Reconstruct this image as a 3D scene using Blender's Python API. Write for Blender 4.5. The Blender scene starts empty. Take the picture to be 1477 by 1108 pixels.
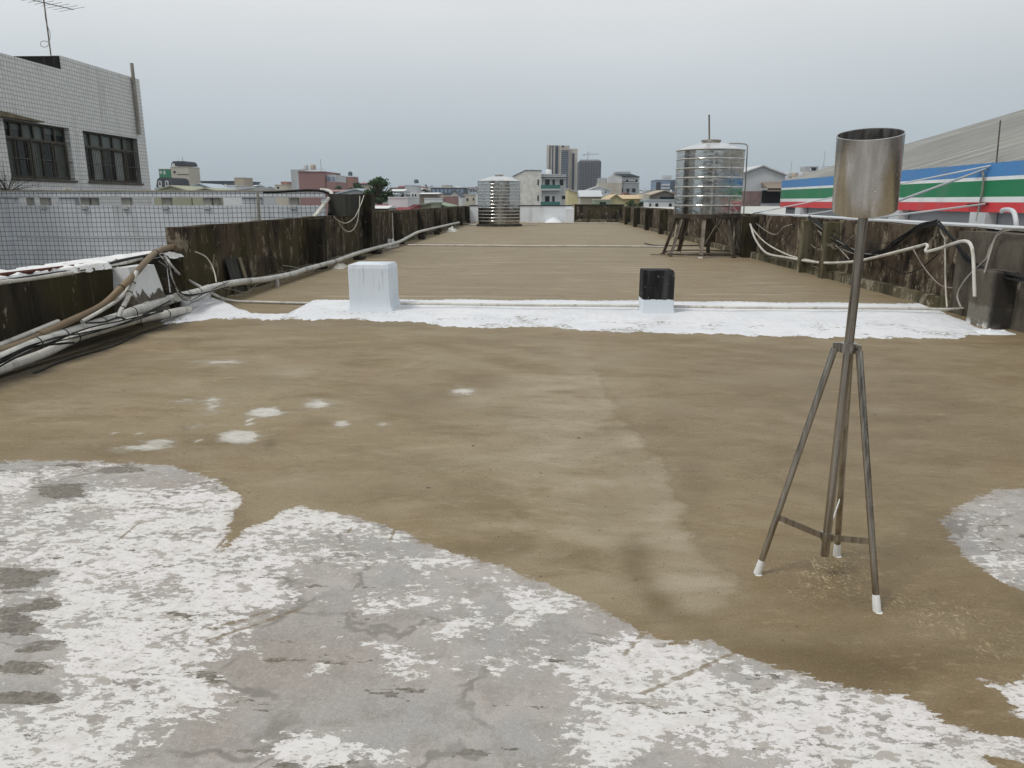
import bpy, math, random
import numpy as np
from mathutils import Vector, Matrix
PI = math.pi
random.seed(7)
SC = bpy.context.scene
COL = SC.collection

# ------------------------------------------------------------------ survey camera
FPX, CAMH = 1090.0, 1.5
PITCH, YAW = math.atan((554 - 290) / FPX), math.radians(2.12)
CF = Vector((-math.sin(YAW) * math.cos(PITCH), math.cos(YAW) * math.cos(PITCH), -math.sin(PITCH)))
CR = Vector((math.cos(YAW), math.sin(YAW), 0))
CU = CR.cross(CF)
CP = Vector((0, 0, CAMH))
def ray(x, y): return CF + CR * ((x - 738.5) / FPX) + CU * ((554 - y) / FPX)
def oz(x, y, z=0.0): d = ray(x, y); return CP + d * ((z - CAMH) / d.z)
def ox(x, y, X): d = ray(x, y); return CP + d * (X / d.x)
def oy(x, y, Y): d = ray(x, y); return CP + d * (Y / d.y)
def opl(x, y, P0, n): d = ray(x, y); return CP + d * ((Vector(P0) - CP).dot(n) / d.dot(n))
def Xat(px, Y): return oy(px, 290, Y).x
def Zat(py, Y, px=780): return oy(px, py, Y).z

cam = bpy.data.cameras.new('camera'); co = bpy.data.objects.new('camera', cam); COL.objects.link(co)
cam.sensor_fit = 'HORIZONTAL'; cam.sensor_width = 36; cam.lens = 36 * FPX / 1477
cam.clip_start = 0.05; cam.clip_end = 6000
co.matrix_world = Matrix(((CR.x, CU.x, -CF.x, 0), (CR.y, CU.y, -CF.y, 0), (CR.z, CU.z, -CF.z, CAMH), (0, 0, 0, 1)))
SC.camera = co

# ------------------------------------------------------------------ mesh helper
class MB:
    def __init__(s): s.v = []; s.f = []; s.sm = []
    def face(s, pts, smooth=False):
        b = len(s.v); s.v += [tuple(p) for p in pts]; s.f.append(tuple(range(b, b + len(pts)))); s.sm.append(smooth)
    def box(s, x0, x1, y0, y1, z0, z1):
        if x0 > x1: x0, x1 = x1, x0
        if y0 > y1: y0, y1 = y1, y0
        if z0 > z1: z0, z1 = z1, z0
        s.obox(Vector((x0, y0, z0)), Vector((x1 - x0, 0, 0)), Vector((0, y1 - y0, 0)), Vector((0, 0, z1 - z0)))
        return s
    def obox(s, o, a, b, c):
        o = Vector(o); a = Vector(a); b = Vector(b); c = Vector(c)
        if a.cross(b).dot(c) < 0: a, b = b, a
        B = len(s.v)
        s.v += [tuple(p) for p in (o, o + a, o + a + b, o + b, o + c, o + a + c, o + a + b + c, o + b + c)]
        for f in ((3, 2, 1, 0), (4, 5, 6, 7), (0, 1, 5, 4), (1, 2, 6, 5), (2, 3, 7, 6), (3, 0, 4, 7)):
            s.f.append(tuple(B + i for i in f)); s.sm.append(False)
        return s
    def bar(s, p, q, w, h=None, up=(0, 0, 1)):
        p = Vector(p); q = Vector(q); h = h or w; t = (q - p).normalized(); up = Vector(up)
        if abs(t.dot(up)) > .98: up = Vector((0, 1, 0))
        a = t.cross(up).normalized(); b = a.cross(t).normalized()
        return s.obox(p - a * w / 2 - b * h / 2, a * w, q - p, b * h)
    def tube(s, pts, r, n=10, cap=True):
        pts = [Vector(p) for p in pts]; N = len(pts); rs = r if isinstance(r, (list, tuple)) else [r] * N
        B = len(s.v); a = None
        for i, p in enumerate(pts):
            t = (pts[min(i + 1, N - 1)] - pts[max(i - 1, 0)]).normalized()
            if a is None:
                up = Vector((0, 0, 1)) if abs(t.z) < .9 else Vector((0, 1, 0))
                a = t.cross(up).normalized()
            else:
                a = (a - t * a.dot(t)).normalized()
            b = t.cross(a)
            for k in range(n):
                w = 2 * PI * k / n
                s.v.append(tuple(p + (a * math.cos(w) + b * math.sin(w)) * rs[i]))
        for i in range(N - 1):
            for k in range(n):
                k2 = (k + 1) % n
                s.f.append((B + i * n + k, B + i * n + k2, B + (i + 1) * n + k2, B + (i + 1) * n + k)); s.sm.append(True)
        if cap:
            s.face([s.v[B + k] for k in reversed(range(n))]); s.face([s.v[B + (N - 1) * n + k] for k in range(n)])
        return s
    def lathe(s, prof, c, n=48, ax=None):
        # prof: (r, h) list, about an axis through c (default z); sharp where a profile point is doubled
        c = Vector(c); ax = Vector(ax or (0, 0, 1)).normalized()
        a = Vector((1, 0, 0)) if abs(ax.x) < .9 else Vector((0, 1, 0)); a = (a - ax * a.dot(ax)).normalized(); b = ax.cross(a)
        B = len(s.v); N = len(prof)
        for r, h in prof:
            for k in range(n):
                w = 2 * PI * k / n
                s.v.append(tuple(c + ax * h + (a * math.cos(w) + b * math.sin(w)) * r))
        for i in range(N - 1):
            if prof[i] == prof[i + 1]: continue
            for k in range(n):
                k2 = (k + 1) % n
                s.f.append((B + i * n + k, B + i * n + k2, B + (i + 1) * n + k2, B + (i + 1) * n + k)); s.sm.append(True)
        return s
    def prism(s, poly, vec):
        # poly: planar 3-D points, extruded by vec
        vec = Vector(vec); P = [Vector(p) for p in poly]; n = len(P)
        nrm = Vector((0, 0, 0))
        for i in range(n): nrm += P[i].cross(P[(i + 1) % n])
        if nrm.dot(vec) < 0: P.reverse()
        Q = [p + vec for p in P]
        s.face(list(reversed(P))); s.face(Q)
        for i in range(n):
            j = (i + 1) % n; s.face([P[i], P[j], Q[j], Q[i]])
        return s
    def build(s, name, mat, parent=None, bevel=0, world=False, seg=2):
        me = bpy.data.meshes.new(name)
        V = np.array(s.v, dtype=float)
        if parent is not None:
            off = np.array(parent['_w'] if '_w' in parent else parent.location)
        elif world: off = np.zeros(3)
        else: off = np.array([(V[:, 0].min() + V[:, 0].max()) / 2, (V[:, 1].min() + V[:, 1].max()) / 2, V[:, 2].min()])
        me.from_pydata([tuple(p) for p in V - off], [], s.f)
        me.polygons.foreach_set('use_smooth', s.sm)
        me.materials.append(mat); me.update()
        o = bpy.data.objects.new(name, me); COL.objects.link(o)
        if parent is not None:
            o.parent = parent; WL[o.name] = off; o['_w'] = [float(q) for q in off]
        else:
            o.location = off; o['_w'] = [float(q) for q in off]
        if bevel:
            m = o.modifiers.new('bevel', 'BEVEL'); m.width = bevel; m.segments = seg; m.limit_method = 'ANGLE'
        return o
WL = {}
def thing(name, label, cat, loc, group=None):
    o = bpy.data.objects.new(name, None); COL.objects.link(o); o.location = loc; o['_w'] = [float(q) for q in loc]
    o.empty_display_size = .1
    return tag(o, label, cat, group)
def tag(o, label, cat, group=None):
    o['label'] = label; o['category'] = cat
    if group: o['group'] = group
    return o
def struct(o): o['kind'] = 'structure'; return o
def spline(P, k=8):
    P = [Vector(p) for p in P]; out = []
    for i in range(len(P) - 1):
        p0 = P[max(i - 1, 0)]; p1 = P[i]; p2 = P[i + 1]; p3 = P[min(i + 2, len(P) - 1)]
        for j in range(k):
            t = j / k
            out.append(.5 * ((2 * p1) + (p2 - p0) * t + (2 * p0 - 5 * p1 + 4 * p2 - p3) * t * t + (3 * p1 - p0 - 3 * p2 + p3) * t ** 3))
    return out + [P[-1]]

# ------------------------------------------------------------------ materials
class NT:
    def __init__(s, name):
        s.m = bpy.data.materials.new(name); s.m.use_nodes = True; s.t = s.m.node_tree; s.t.nodes.clear()
        s.out = s.n('ShaderNodeOutputMaterial'); s.b = s.n('ShaderNodeBsdfPrincipled'); s.l(s.b.outputs[0], s.out.inputs[0])
        s.tc = s.n('ShaderNodeTexCoord'); s.P = s.tc.outputs['Object']
    def n(s, k, **kw):
        x = s.t.nodes.new(k)
        for a, v in kw.items(): setattr(x, a, v)
        return x
    def l(s, a, b): s.t.links.new(a, b)
    def put(s, sock, v):
        if hasattr(v, 'is_linked'): s.l(v, sock)
        elif isinstance(v, (tuple, list)) and len(v) == 3 and sock.type == 'RGBA': sock.default_value = (*v, 1)
        else: sock.default_value = v
    def map(s, vec, scale=(1, 1, 1), rot=(0, 0, 0), loc=(0, 0, 0)):
        x = s.n('ShaderNodeMapping'); s.l(vec, x.inputs[0]); x.inputs['Scale'].default_value = scale; x.inputs['Rotation'].default_value = rot; x.inputs['Location'].default_value = loc
        return x.outputs[0]
    def noise(s, scale, vec=None, det=4, rough=.55, dist=0, out=0):
        x = s.n('ShaderNodeTexNoise'); s.l(vec or s.P, x.inputs['Vector']); x.inputs['Scale'].default_value = scale; x.inputs['Detail'].default_value = det
        x.inputs['Roughness'].default_value = rough; x.inputs['Distortion'].default_value = dist
        return x.outputs[out]
    def ramp(s, v, a, b, lo=0, hi=1):
        x = s.n('ShaderNodeMapRange', interpolation_type='SMOOTHSTEP'); s.put(x.inputs[0], v)
        s.put(x.inputs[1], a); s.put(x.inputs[2], b); s.put(x.inputs[3], lo); s.put(x.inputs[4], hi)
        return x.outputs[0]
    def mix(s, f, a, b, mode='MIX'):
        x = s.n('ShaderNodeMix', data_type='RGBA', blend_type=mode); s.put(x.inputs[0], f); s.put(x.inputs[6], a); s.put(x.inputs[7], b)
        return x.outputs[2]
    def math(s, op, a, b=0.0, c=None):
        x = s.n('ShaderNodeMath', operation=op); s.put(x.inputs[0], a); s.put(x.inputs[1], b)
        if c is not None: s.put(x.inputs[2], c)
        return x.outputs[0]
    def attr(s, name):
        x = s.n('ShaderNodeAttribute', attribute_name=name); return x.outputs['Fac']
    def sep(s, vec=None):
        x = s.n('ShaderNodeSeparateXYZ'); s.l(vec or s.P, x.inputs[0]); return x.outputs
    def comb(s, a, b, c=0.0):
        x = s.n('ShaderNodeCombineXYZ'); s.put(x.inputs[0], a); s.put(x.inputs[1], b); s.put(x.inputs[2], c); return x.outputs[0]
    def bump(s, h, strength=.3, dist=.01):
        x = s.n('ShaderNodeBump'); s.put(x.inputs['Height'], h); x.inputs['Strength'].default_value = strength; x.inputs['Distance'].default_value = dist
        s.l(x.outputs[0], s.b.inputs['Normal']); return x
    def fin(s, col, rough=.7, metal=0.0, spec=None):
        s.put(s.b.inputs['Base Color'], col); s.put(s.b.inputs['Roughness'], rough); s.put(s.b.inputs['Metallic'], metal)
        if spec is not None: s.b.inputs['Specular IOR Level'].default_value = spec
        return s.m
def paint(name, c, rough=.6, var=.18, scale=1.5, dirt=(.12, .11, .09), dirty=.25, metal=0.0, fine=25, bump=.1):
    """Weathered plain surface: slow tone drift, vertical run marks and fine speckle."""
    t = NT(name)
    a = t.noise(scale); v = t.noise(scale * 2.5, t.map(t.P, (1, 1, .18))); f = t.noise(fine, det=2)
    c2 = tuple(x * (1 - var) for x in c); c3 = tuple(min(1, x * (1 + var * .5)) for x in c)
    k = t.mix(t.ramp(a, .3, .7), c2, c3)
    k = t.mix(t.math('MULTIPLY', t.ramp(v, .52, .78), dirty), k, dirt)
    k = t.mix(t.math('MULTIPLY', t.ramp(f, .5, .8), dirty * .5), k, dirt)
    if bump: t.bump(f, bump, .004)
    return t.fin(k, rough, metal, .12 if max(c) < .15 and rough > .3 else .35)
def steel(name, c=(.62, .6, .56), rough=.2, brush=(60, 60, 1), var=.25, stain=.2, wob=0):
    t = NT(name)
    v = t.noise(1, t.map(t.P, brush), det=3); a = t.noise(3)
    k = t.mix(t.ramp(v, .35, .65), tuple(x * (1 - var) for x in c), c)
    k = t.mix(t.math('MULTIPLY', t.ramp(a, .5, .75), stain), k, (.2, .15, .09))
    r = t.ramp(v, .3, .7, rough * .75, rough * 1.4)
    if wob: t.bump(t.noise(4.5, t.map(t.P, (1, 1, 1.6)), det=4, rough=.6), wob, .02)
    else: t.bump(v, .05, .002)
    return t.fin(k, r, 1.0)
def can_steel(name):
    t = NT(name); N = t.tc.outputs['Normal']
    b = t.noise(9, N, det=4, rough=.7); f = t.noise(2.6, N, det=2); sp = t.noise(38, det=2)
    k = t.mix(t.ramp(f, .38, .62), (.52, .52, .515), (.68, .68, .675)); k = t.mix(t.ramp(b, .45, .6, 0, .3), k, (.45, .445, .435)); k = t.mix(t.ramp(sp, .71, .74, 0, .5), k, (.2, .17, .13))
    return t.fin(k, t.ramp(b, .3, .7, .24, .34), 1.0)
def stained(name, base=(.05, .04, .028), dark=(.012, .010, .008), pale=(.26, .23, .18), moss=(.06, .052, .02), palefac=.5, top=None, off=0.0, vs=1.0):
    """Old rain-streaked parapet concrete: black algae, brown lichen, bare pale scabs."""
    t = NT(name)
    P = t.map(t.P, (1, 1, 1), loc=(off, off * 2, 0))
    st = t.noise(3.2, t.map(P, (1, 1, .16 + .5 * (1 - vs))), det=6, rough=.66)
    lo = t.noise(.9, P, det=3); f = t.noise(26, P, det=4, rough=.7); bl = t.noise(4.2, t.map(P, (1, 1, .6)), det=7, rough=.68, dist=.2)
    k = t.mix(t.ramp(st, .36, .62), dark, base)
    k = t.mix(t.math('MULTIPLY', t.ramp(lo, .45, .65), .6), k, moss)
    s2 = t.noise(9, t.map(P, (1, 1, .12 + .4 * (1 - vs))), det=5, rough=.65)
    k = t.mix(t.math('MULTIPLY', t.ramp(s2, .56, .74), .45), k, tuple(x * .6 for x in pale))
    pm = t.math('MULTIPLY', t.ramp(bl, 1 - palefac * .82, 1.04 - palefac * .82), t.ramp(f, .3, .55))
    k = t.mix(pm, k, pale)
    k = t.mix(t.math('MULTIPLY', t.ramp(f, .5, .75), .35), k, dark)
    h = t.math('ADD', t.math('MULTIPLY', f, .5), bl)
    t.bump(h, .6, .02)
    return t.fin(k, .92, spec=.08)
M = {}
M['wall_l'] = stained('stained_concrete', base=(.090, .068, .048), dark=(.021, .017, .013), pale=(.22, .185, .135), palefac=.54, vs=.6)
M['wall_r'] = stained('grey_stained_concrete', base=(.118, .089, .064), dark=(.020, .016, .012), pale=(.25, .215, .155), moss=(.07, .053, .036), palefac=.55, off=3.3, vs=.0)
M['wall_thick'] = stained('grey_thick_concrete', base=(.13, .112, .09), dark=(.06, .052, .042), pale=(.24, .22, .18), moss=(.10, .085, .062), palefac=.45, off=5.1, vs=.5)
M['wall_rp'] = stained('pale_pier_concrete', base=(.17, .15, .10), dark=(.05, .045, .03), pale=(.32, .29, .22), palefac=.55, off=1.3)
M['wall_b'] = stained('blackened_concrete', base=(.05, .041, .03), dark=(.014, .012, .009), palefac=.46, off=7.7)
M['wall_far'] = stained('far_concrete', base=(.075, .062, .046), dark=(.018, .015, .012), pale=(.2, .175, .135), palefac=.51, off=2.1)
M['block_grey'] = stained('grey_block', base=(.085, .083, .073), dark=(.035, .034, .030), moss=(.04, .042, .035), pale=(.14, .13, .11), palefac=.3, off=9.1)
M['pvc'] = paint('grey_pvc', (.55, .54, .50), .5, .2, 2.5, (.10, .085, .06), .75)
M['pvc_w'] = paint('white_pvc', (.58, .56, .50), .45, .18, 2.5, (.14, .11, .075), .7)
M['pvc_br'] = paint('brown_conduit', (.20, .145, .085), .55, .3, 2.0, (.08, .06, .04), .4)
M['cable'] = paint('black_cable', (.018, .018, .018), .5, .3, 3, (.05, .045, .04), .3)
M['cable_g'] = paint('grey_cable', (.30, .28, .24), .55, .25, 3, (.07, .06, .05), .4)
M['cable_w'] = paint('pale_cable', (.55, .52, .44), .55, .2, 3, (.12, .1, .07), .4)
M['rust'] = paint('rusty_iron', (.10, .035, .022), .8, .4, 4, (.03, .02, .015), .5)
M['iron'] = paint('galvanised_iron', (.20, .17, .135), .55, .35, 4, (.07, .045, .025), .6, metal=.6)
M['iron_d'] = paint('dark_iron', (.09, .075, .06), .6, .35, 4, (.04, .025, .015), .6, metal=.4)
M['white'] = paint('white_waterproof_paint', (.74, .76, .78), .55, .05, 2.5, (.35, .35, .33), .18, bump=.25)
M['whitecap'] = paint('white_cap_paint', (.78, .78, .76), .6, .12, 3, (.12, .10, .08), .4, bump=.4)
M['whitewall'] = paint('whitewash', (.72, .75, .78), .7, .1, .8, (.25, .26, .26), .3)
M['flash'] = paint('white_flashing', (.56, .57, .57), .4, .08, 1.5, (.25, .24, .2), .3)
M['sheet'] = paint('grey_sheet_metal', (.42, .44, .45), .35, .1, .8, (.2, .19, .17), .3, metal=.2)
M['hallwall'] = paint('hall_grey_wall', (.30, .32, .34), .6, .1, .6, (.15, .15, .14), .3)
def ribbed(name):
    t = NT(name); y = t.n('ShaderNodeTexWave', wave_type='BANDS', bands_direction='Y', wave_profile='SIN'); t.l(t.P, y.inputs['Vector']); y.inputs['Scale'].default_value = .9; y.inputs['Distortion'].default_value = .4
    a = t.noise(1, t.map(t.P, (.12, 2.2, 1)), det=5, rough=.65); b = t.noise(.5, det=4)
    k = t.mix(t.ramp(a, .36, .64), (.215, .215, .20), (.315, .315, .295)); k = t.mix(t.ramp(b, .5, .7, 0, .5), k, (.25, .24, .20)); k = t.mix(t.math('MULTIPLY', y.outputs['Fac'], .35), k, (.17, .17, .155))
    return t.fin(k, .85, spec=.15)
M['ribbed'] = ribbed('ribbed_fibre_roof')
M['fibre'] = paint('fibre_cement_roof', (.30, .295, .26), .85, .18, .45, (.16, .15, .12), .5)
M['brick_d'] = paint('dark_support', (.045, .038, .032), .9, .3, 6)
M['wood'] = paint('weathered_wood', (.19, .155, .10), .85, .25, 4, (.06, .05, .03), .5)
M['black'] = paint('matt_black', (.012, .012, .012), .8, .3, 4)
M['glassd'] = paint('dark_window_glass', (.02, .025, .028), .12, .4, .6, (.06, .065, .06), .4, bump=0)
M['glassg'] = paint('frosted_green_glass', (.11, .13, .115), .3, .25, .8, (.05, .06, .05), .4, bump=0)
M['blind'] = paint('pale_glass', (.30, .33, .31), .4, .2, 2, bump=0)
M['alu'] = paint('aluminium_frame', (.10, .09, .072), .45, .2, 2, metal=.3)
M['steel'] = steel('tarnished_steel', (.46, .43, .385), .3, (60, 60, 1.5), .3, .35)
M['steel_can'] = can_steel('brushed_steel')
M['steel_in'] = steel('dull_steel_inside', (.30, .29, .27), .5, (40, 40, 1), .3, .4)
M['tank'] = steel('polished_tank_steel', (.58, .575, .55), .11, (5, 5, 12), .2, .0, .30)
M['tank_top'] = steel('hazy_tank_top', (.80, .80, .79), .36, (6, 6, 6), .1, .05)
def c_(name, c, **k):
    if name not in M: M[name] = paint(name, c, **k)
    return M[name]

# tiles -------------------------------------------------------------
def tiles(name, dirv, size, c1, c2, mortar, mw, off=0.0):
    t = NT(name)
    d = t.n('ShaderNodeVectorMath', operation='DOT_PRODUCT'); t.l(t.P, d.inputs[0]); d.inputs[1].default_value = dirv
    z = t.sep()[2]
    w = t.noise(1.3, det=2)
    u = t.math('ADD', d.outputs['Value'], t.math('MULTIPLY', w, .05))
    v = t.math('ADD', z, t.math('MULTIPLY', t.noise(.8, det=1), .03))
    b = t.n('ShaderNodeTexBrick', offset=0.0, squash=1.0); t.l(t.comb(u, v), b.inputs['Vector'])
    for i, x in ((1, c1), (2, c2), (3, mortar)): b.inputs[i].default_value = (*x, 1)
    b.inputs['Scale'].default_value = 1; b.inputs['Mortar Size'].default_value = mw; b.inputs['Mortar Smooth'].default_value = .2
    b.inputs['Brick Width'].default_value = size; b.inputs['Row Height'].default_value = size; b.inputs['Bias'].default_value = 0
    st = t.noise(2, t.map(t.P, (1, 1, .2)))
    k = t.mix(t.math('MULTIPLY', t.ramp(st, .5, .8), .45), b.outputs['Color'], (.22, .21, .18))
    t.bump(t.math('SUBTRACT', 1.0, b.outputs['Fac']), .4, .004)
    return t.fin(k, .35)
# ------------------------------------------------------------------ sky and sun
SUND = Vector((-.42, -.30, .86)).normalized()
def build_world():
    w = bpy.data.worlds.new('World'); SC.world = w; w.use_nodes = True; t = w.node_tree; t.nodes.clear()
    N = t.nodes.new; L = t.links.new
    out = N('ShaderNodeOutputWorld'); tc = N('ShaderNodeTexCoord')
    sky = N('ShaderNodeTexSky'); sky.sky_type = 'NISHITA'; sky.sun_disc = False
    sky.sun_elevation = math.asin(SUND.z); sky.sun_rotation = math.atan2(SUND.x, SUND.y); sky.air_density = 1.2; sky.dust_density = 3
    b1 = N('ShaderNodeBackground'); L(sky.outputs[0], b1.inputs[0]); b1.inputs[1].default_value = .1
    sp = N('ShaderNodeSeparateXYZ'); L(tc.outputs['Generated'], sp.inputs[0])
    # cloud deck: slate-blue low down ahead, paler overhead and behind
    r = N('ShaderNodeValToRGB'); L(sp.outputs[2], r.inputs[0]); e = r.color_ramp.elements
    e[0].position = 0.0; e[0].color = (.42, .49, .54, 1); e[1].position = 1.0; e[1].color = (.77, .80, .83, 1)
    for p, c in ((.055, (.445, .515, .565)), (.13, (.56, .61, .645)), (.22, (.75, .772, .785)), (.42, (.72, .745, .76)), (.7, (.76, .79, .81))):
        x = e.new(p); x.color = (*c, 1)
    # soft billows, flattened along the horizon
    mp = N('ShaderNodeMapping'); L(tc.outputs['Generated'], mp.inputs[0]); mp.inputs['Scale'].default_value = (1, 1, 3.2); mp.inputs['Location'].default_value = (.35, .1, .2)
    nz = N('ShaderNodeTexNoise'); L(mp.outputs[0], nz.inputs[0]); nz.inputs['Scale'].default_value = 1.5; nz.inputs['Detail'].default_value = 3; nz.inputs['Roughness'].default_value = .5
    mr = N('ShaderNodeMapRange'); L(nz.outputs[0], mr.inputs[0]); mr.inputs[1].default_value = .3; mr.inputs[2].default_value = .7; mr.inputs[3].default_value = .97; mr.inputs[4].default_value = 1.07
    # thinner cloud towards the left, where the sun stands
    mb = N('ShaderNodeMapRange'); L(sp.outputs[0], mb.inputs[0]); mb.inputs[1].default_value = -.9; mb.inputs[2].default_value = -.5; mb.inputs[3].default_value = 1.25; mb.inputs[4].default_value = 1.0
    mm = N('ShaderNodeMath'); mm.operation = 'MULTIPLY'; L(mr.outputs[0], mm.inputs[0]); L(mb.outputs[0], mm.inputs[1])
    b2 = N('ShaderNodeBackground'); L(r.outputs[0], b2.inputs[0]); L(mm.outputs[0], b2.inputs[1])
    mx = N('ShaderNodeMixShader'); mx.inputs[0].default_value = .92
    L(b1.outputs[0], mx.inputs[1]); L(b2.outputs[0], mx.inputs[2]); L(mx.outputs[0], out.inputs[0])
build_world()
sl = bpy.data.lights.new('sun', 'SUN'); so = bpy.data.objects.new('sun', sl); COL.objects.link(so)
sl.energy = 1.5; sl.angle = math.radians(12); sl.color = (1, .97, .92)
so.rotation_euler = SUND.to_track_quat('Z', 'Y').to_euler(); so.location = (0, 0, 40)
SC.view_settings.view_transform = 'Standard'; SC.view_settings.look = 'None'; SC.view_settings.exposure = 0; SC.view_settings.gamma = 1

# ------------------------------------------------------------------ roof floor
XL, XR, YF = -5.2, 5.72, 56.3
PEEL = [(-260, 690), (-120, 672), (0, 664), (60, 661), (130, 663), (200, 667), (250, 671), (292, 684), (322, 697), (342, 712), (347, 726), (337, 742), (331, 758), (326, 775), (316, 792), (340, 776), (362, 760), (388, 747), (415, 735), (432, 731), (472, 735), (512, 744), (552, 755), (600, 778), (650, 797), (700, 810), (742, 823), (800, 845), (852, 870), (902, 896), (932, 913), (968, 929), (1000, 927), (1022, 924), (1058, 941), (1100, 955), (1150, 970), (1202, 985), (1252, 996), (1300, 1001), (1330, 1015), (1362, 1040), (1395, 1056), (1418, 1064), (1450, 1062), (1477, 1060), (1560, 1052), (1700, 1030), (1900, 1040), (2300, 1100), (2300, 1500), (-700, 1500)]
PATCH2 = [(1700, 760), (1640, 725), (1560, 702), (1477, 705), (1440, 706), (1412, 716), (1386, 729), (1366, 741), (1362, 756), (1372, 780), (1396, 806), (1430, 831), (1477, 853), (1560, 872), (1640, 860), (1690, 810)]
PATCH3 = [(1418, 980), (1428, 979), (1444, 990), (1462, 985), (1477, 976), (1530, 955), (1600, 960), (1640, 1000), (1600, 1040), (1530, 1050), (1477, 1040), (1466, 1028), (1450, 1010), (1436, 996)]
BROWN4 = [(1412, 1090), (1440, 1092), (1477, 1096), (1520, 1098), (1520, 1135), (1470, 1122), (1440, 1106)]
GROOVES = [((928, 914), (898, 946)), ((1060, 943), (922, 1002)), ((224, 728), (170, 778)), ((330, 766), (312, 792)), ((520, 750), (495, 772)), ((398, 878), (292, 910)), ((450, 872), (296, 924)), ((572, 760), (562, 778))]
# (x, y, rx, ry, amount): how much white paint is left on the peeled concrete, seen patch by patch
WHITE = [(30, 690, 120, 14, .5), (150, 705, 150, 30, .42), (300, 735, 60, 36, .55), (180, 790, 220, 60, .62), (150, 880, 190, 60, .6), (210, 960, 130, 70, .55), (60, 1060, 120, 60, .55), (120, 1000, 110, 40, .45), (330, 850, 110, 36, .45),
 (440, 745, 60, 16, .5), (520, 770, 100, 18, .28), (640, 812, 60, 14, .42), (700, 835, 60, 16, .3), (540, 884, 34, 16, .5), (610, 868, 40, 16, .4), (672, 872, 40, 14, .3), (660, 905, 34, 18, .5), (590, 965, 50, 24, .55), (560, 940, 30, 24, .3), (430, 1075, 60, 26, .6), (520, 1085, 60, 16, .42), (585, 1075, 36, 24, .3), (470, 962, 18, 8, .45), (720, 970, 40, 22, .42), (745, 905, 40, 20, .35), (800, 870, 70, 26, .35), (900, 940, 90, 36, .4),
 (880, 1050, 90, 70, .58), (990, 1000, 110, 50, .42), (1140, 1020, 130, 45, .62), (1290, 1060, 140, 45, .7), (1050, 1075, 60, 26, .3), (1400, 1095, 120, 30, .6), (330, 1005, 60, 14, .3), (240, 1060, 20, 20, .28), (300, 1035, 40, 20, .26), (1450, 1010, 60, 30, .8), (1455, 815, 40, 24, .5), (1440, 770, 40, 20, .2), (1180, 1090, 80, 26, .35),
 (50, 830, 44, 24, -.6), (60, 868, 50, 12, -.5), (24, 900, 50, 14, -.65), (60, 930, 36, 14, -.55), (30, 955, 40, 20, -.5), (50, 990, 44, 18, -.65), (10, 1005, 30, 12, -.4), (100, 1032, 50, 10, -.4), (150, 1028, 24, 10, -.35), (85, 706, 42, 16, -.8), (140, 690, 90, 10, -.4), (250, 690, 60, 14, -.25), (110, 760, 30, 10, -.2), (235, 850, 30, 10, -.3), (160, 893, 28, 8, -.3), (256, 910, 10, 7, -.3), (130, 745, 40, 10, -.2),
 (450, 890, 160, 40, -.25), (380, 1000, 90, 50, -.4), (700, 1030, 130, 60, -.3), (780, 900, 50, 20, -.12), (300, 1085, 60, 40, -.3), (960, 1085, 50, 26, -.3)]
DARKP = [(85, 706, 40, 14, 1), (20, 835, 46, 22, .8), (60, 868, 50, 12, .7), (24, 900, 44, 14, .8), (60, 935, 40, 12, .8), (30, 962, 40, 16, .75), (40, 1000, 44, 16, .8), (100, 665, 160, 4, .6), (330, 668, 40, 5, .3), (140, 674, 90, 5, .5), (430, 975, 70, 40, .25)]
BROWNISH = [(420, 960, 140, 60, .7), (130, 1030, 60, 12, .6), (300, 1060, 60, 50, .5), (560, 960, 60, 40, .4), (700, 1000, 100, 30, .3), (230, 700, 70, 16, .6), (180, 720, 50, 12, .4)]
# floor coating: pale worn areas, bare whitish spots, dark swirls with some painted pipe shade, wet-looking rich brown
PALE = [(820, 640, 110, 50, .75), (880, 570, 40, 30, .5), (760, 600, 120, 40, .4), (930, 680, 40, 30, .5), (700, 680, 160, 50, .35), (1000, 860, 60, 50, .45), (930, 780, 80, 40, .3), (560, 640, 120, 30, .25), (720, 760, 60, 8, .4), (400, 690, 60, 10, .3), (430, 685, 8, 12, .7), (620, 560, 120, 14, .3), (320, 524, 60, 5, .9), (410, 537, 50, 7, .8), (60, 590, 60, 14, .5), (330, 560, 60, 10, .3), (1270, 590, 40, 8, .35), (1150, 608, 16, 3, .5), (1000, 560, 120, 12, .25), (1100, 920, 80, 10, .4), (1230, 640, 160, 30, .1)]
SPOT = [(384, 594, 21, 6.5, 1.25), (346, 629, 26, 8, 1.25), (668, 565, 16, 6, .9), (203, 645, 44, 4.5, .8), (235, 636, 24, 4, .8), (215, 640, 20, 8, .5), (460, 583, 20, 6, .85), (494, 611, 13, 6, .75), (304, 577, 16, 6, .75), (268, 578, 18, 3.5, .6), (306, 588, 12, 7, .6), (340, 583, 18, 5, .4), (276, 614, 18, 4, .6), (358, 606, 5, 2, 1), (360, 612, 5, 2, 1), (200, 625, 8, 3, .7), (162, 623, 5, 3, .9), (125, 655, 5, 2, .9), (552, 612, 9, 3.5, .6), (285, 635, 4, 2, .8), (100, 648, 20, 2, .2), (320, 523, 44, 2.6, .8)]
PATHS_ARC = [(915, 795), (919, 822), (932, 850), (955, 875), (985, 898), (1030, 918), (1090, 934), (1160, 950), (1240, 968)]
STEP = [(850, 500), (868, 540), (888, 575), (898, 600), (915, 622), (940, 645), (962, 662), (977, 684), (972, 715), (985, 742), (1015, 768), (1045, 800), (1062, 840), (1058, 880), (1040, 905)]
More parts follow.
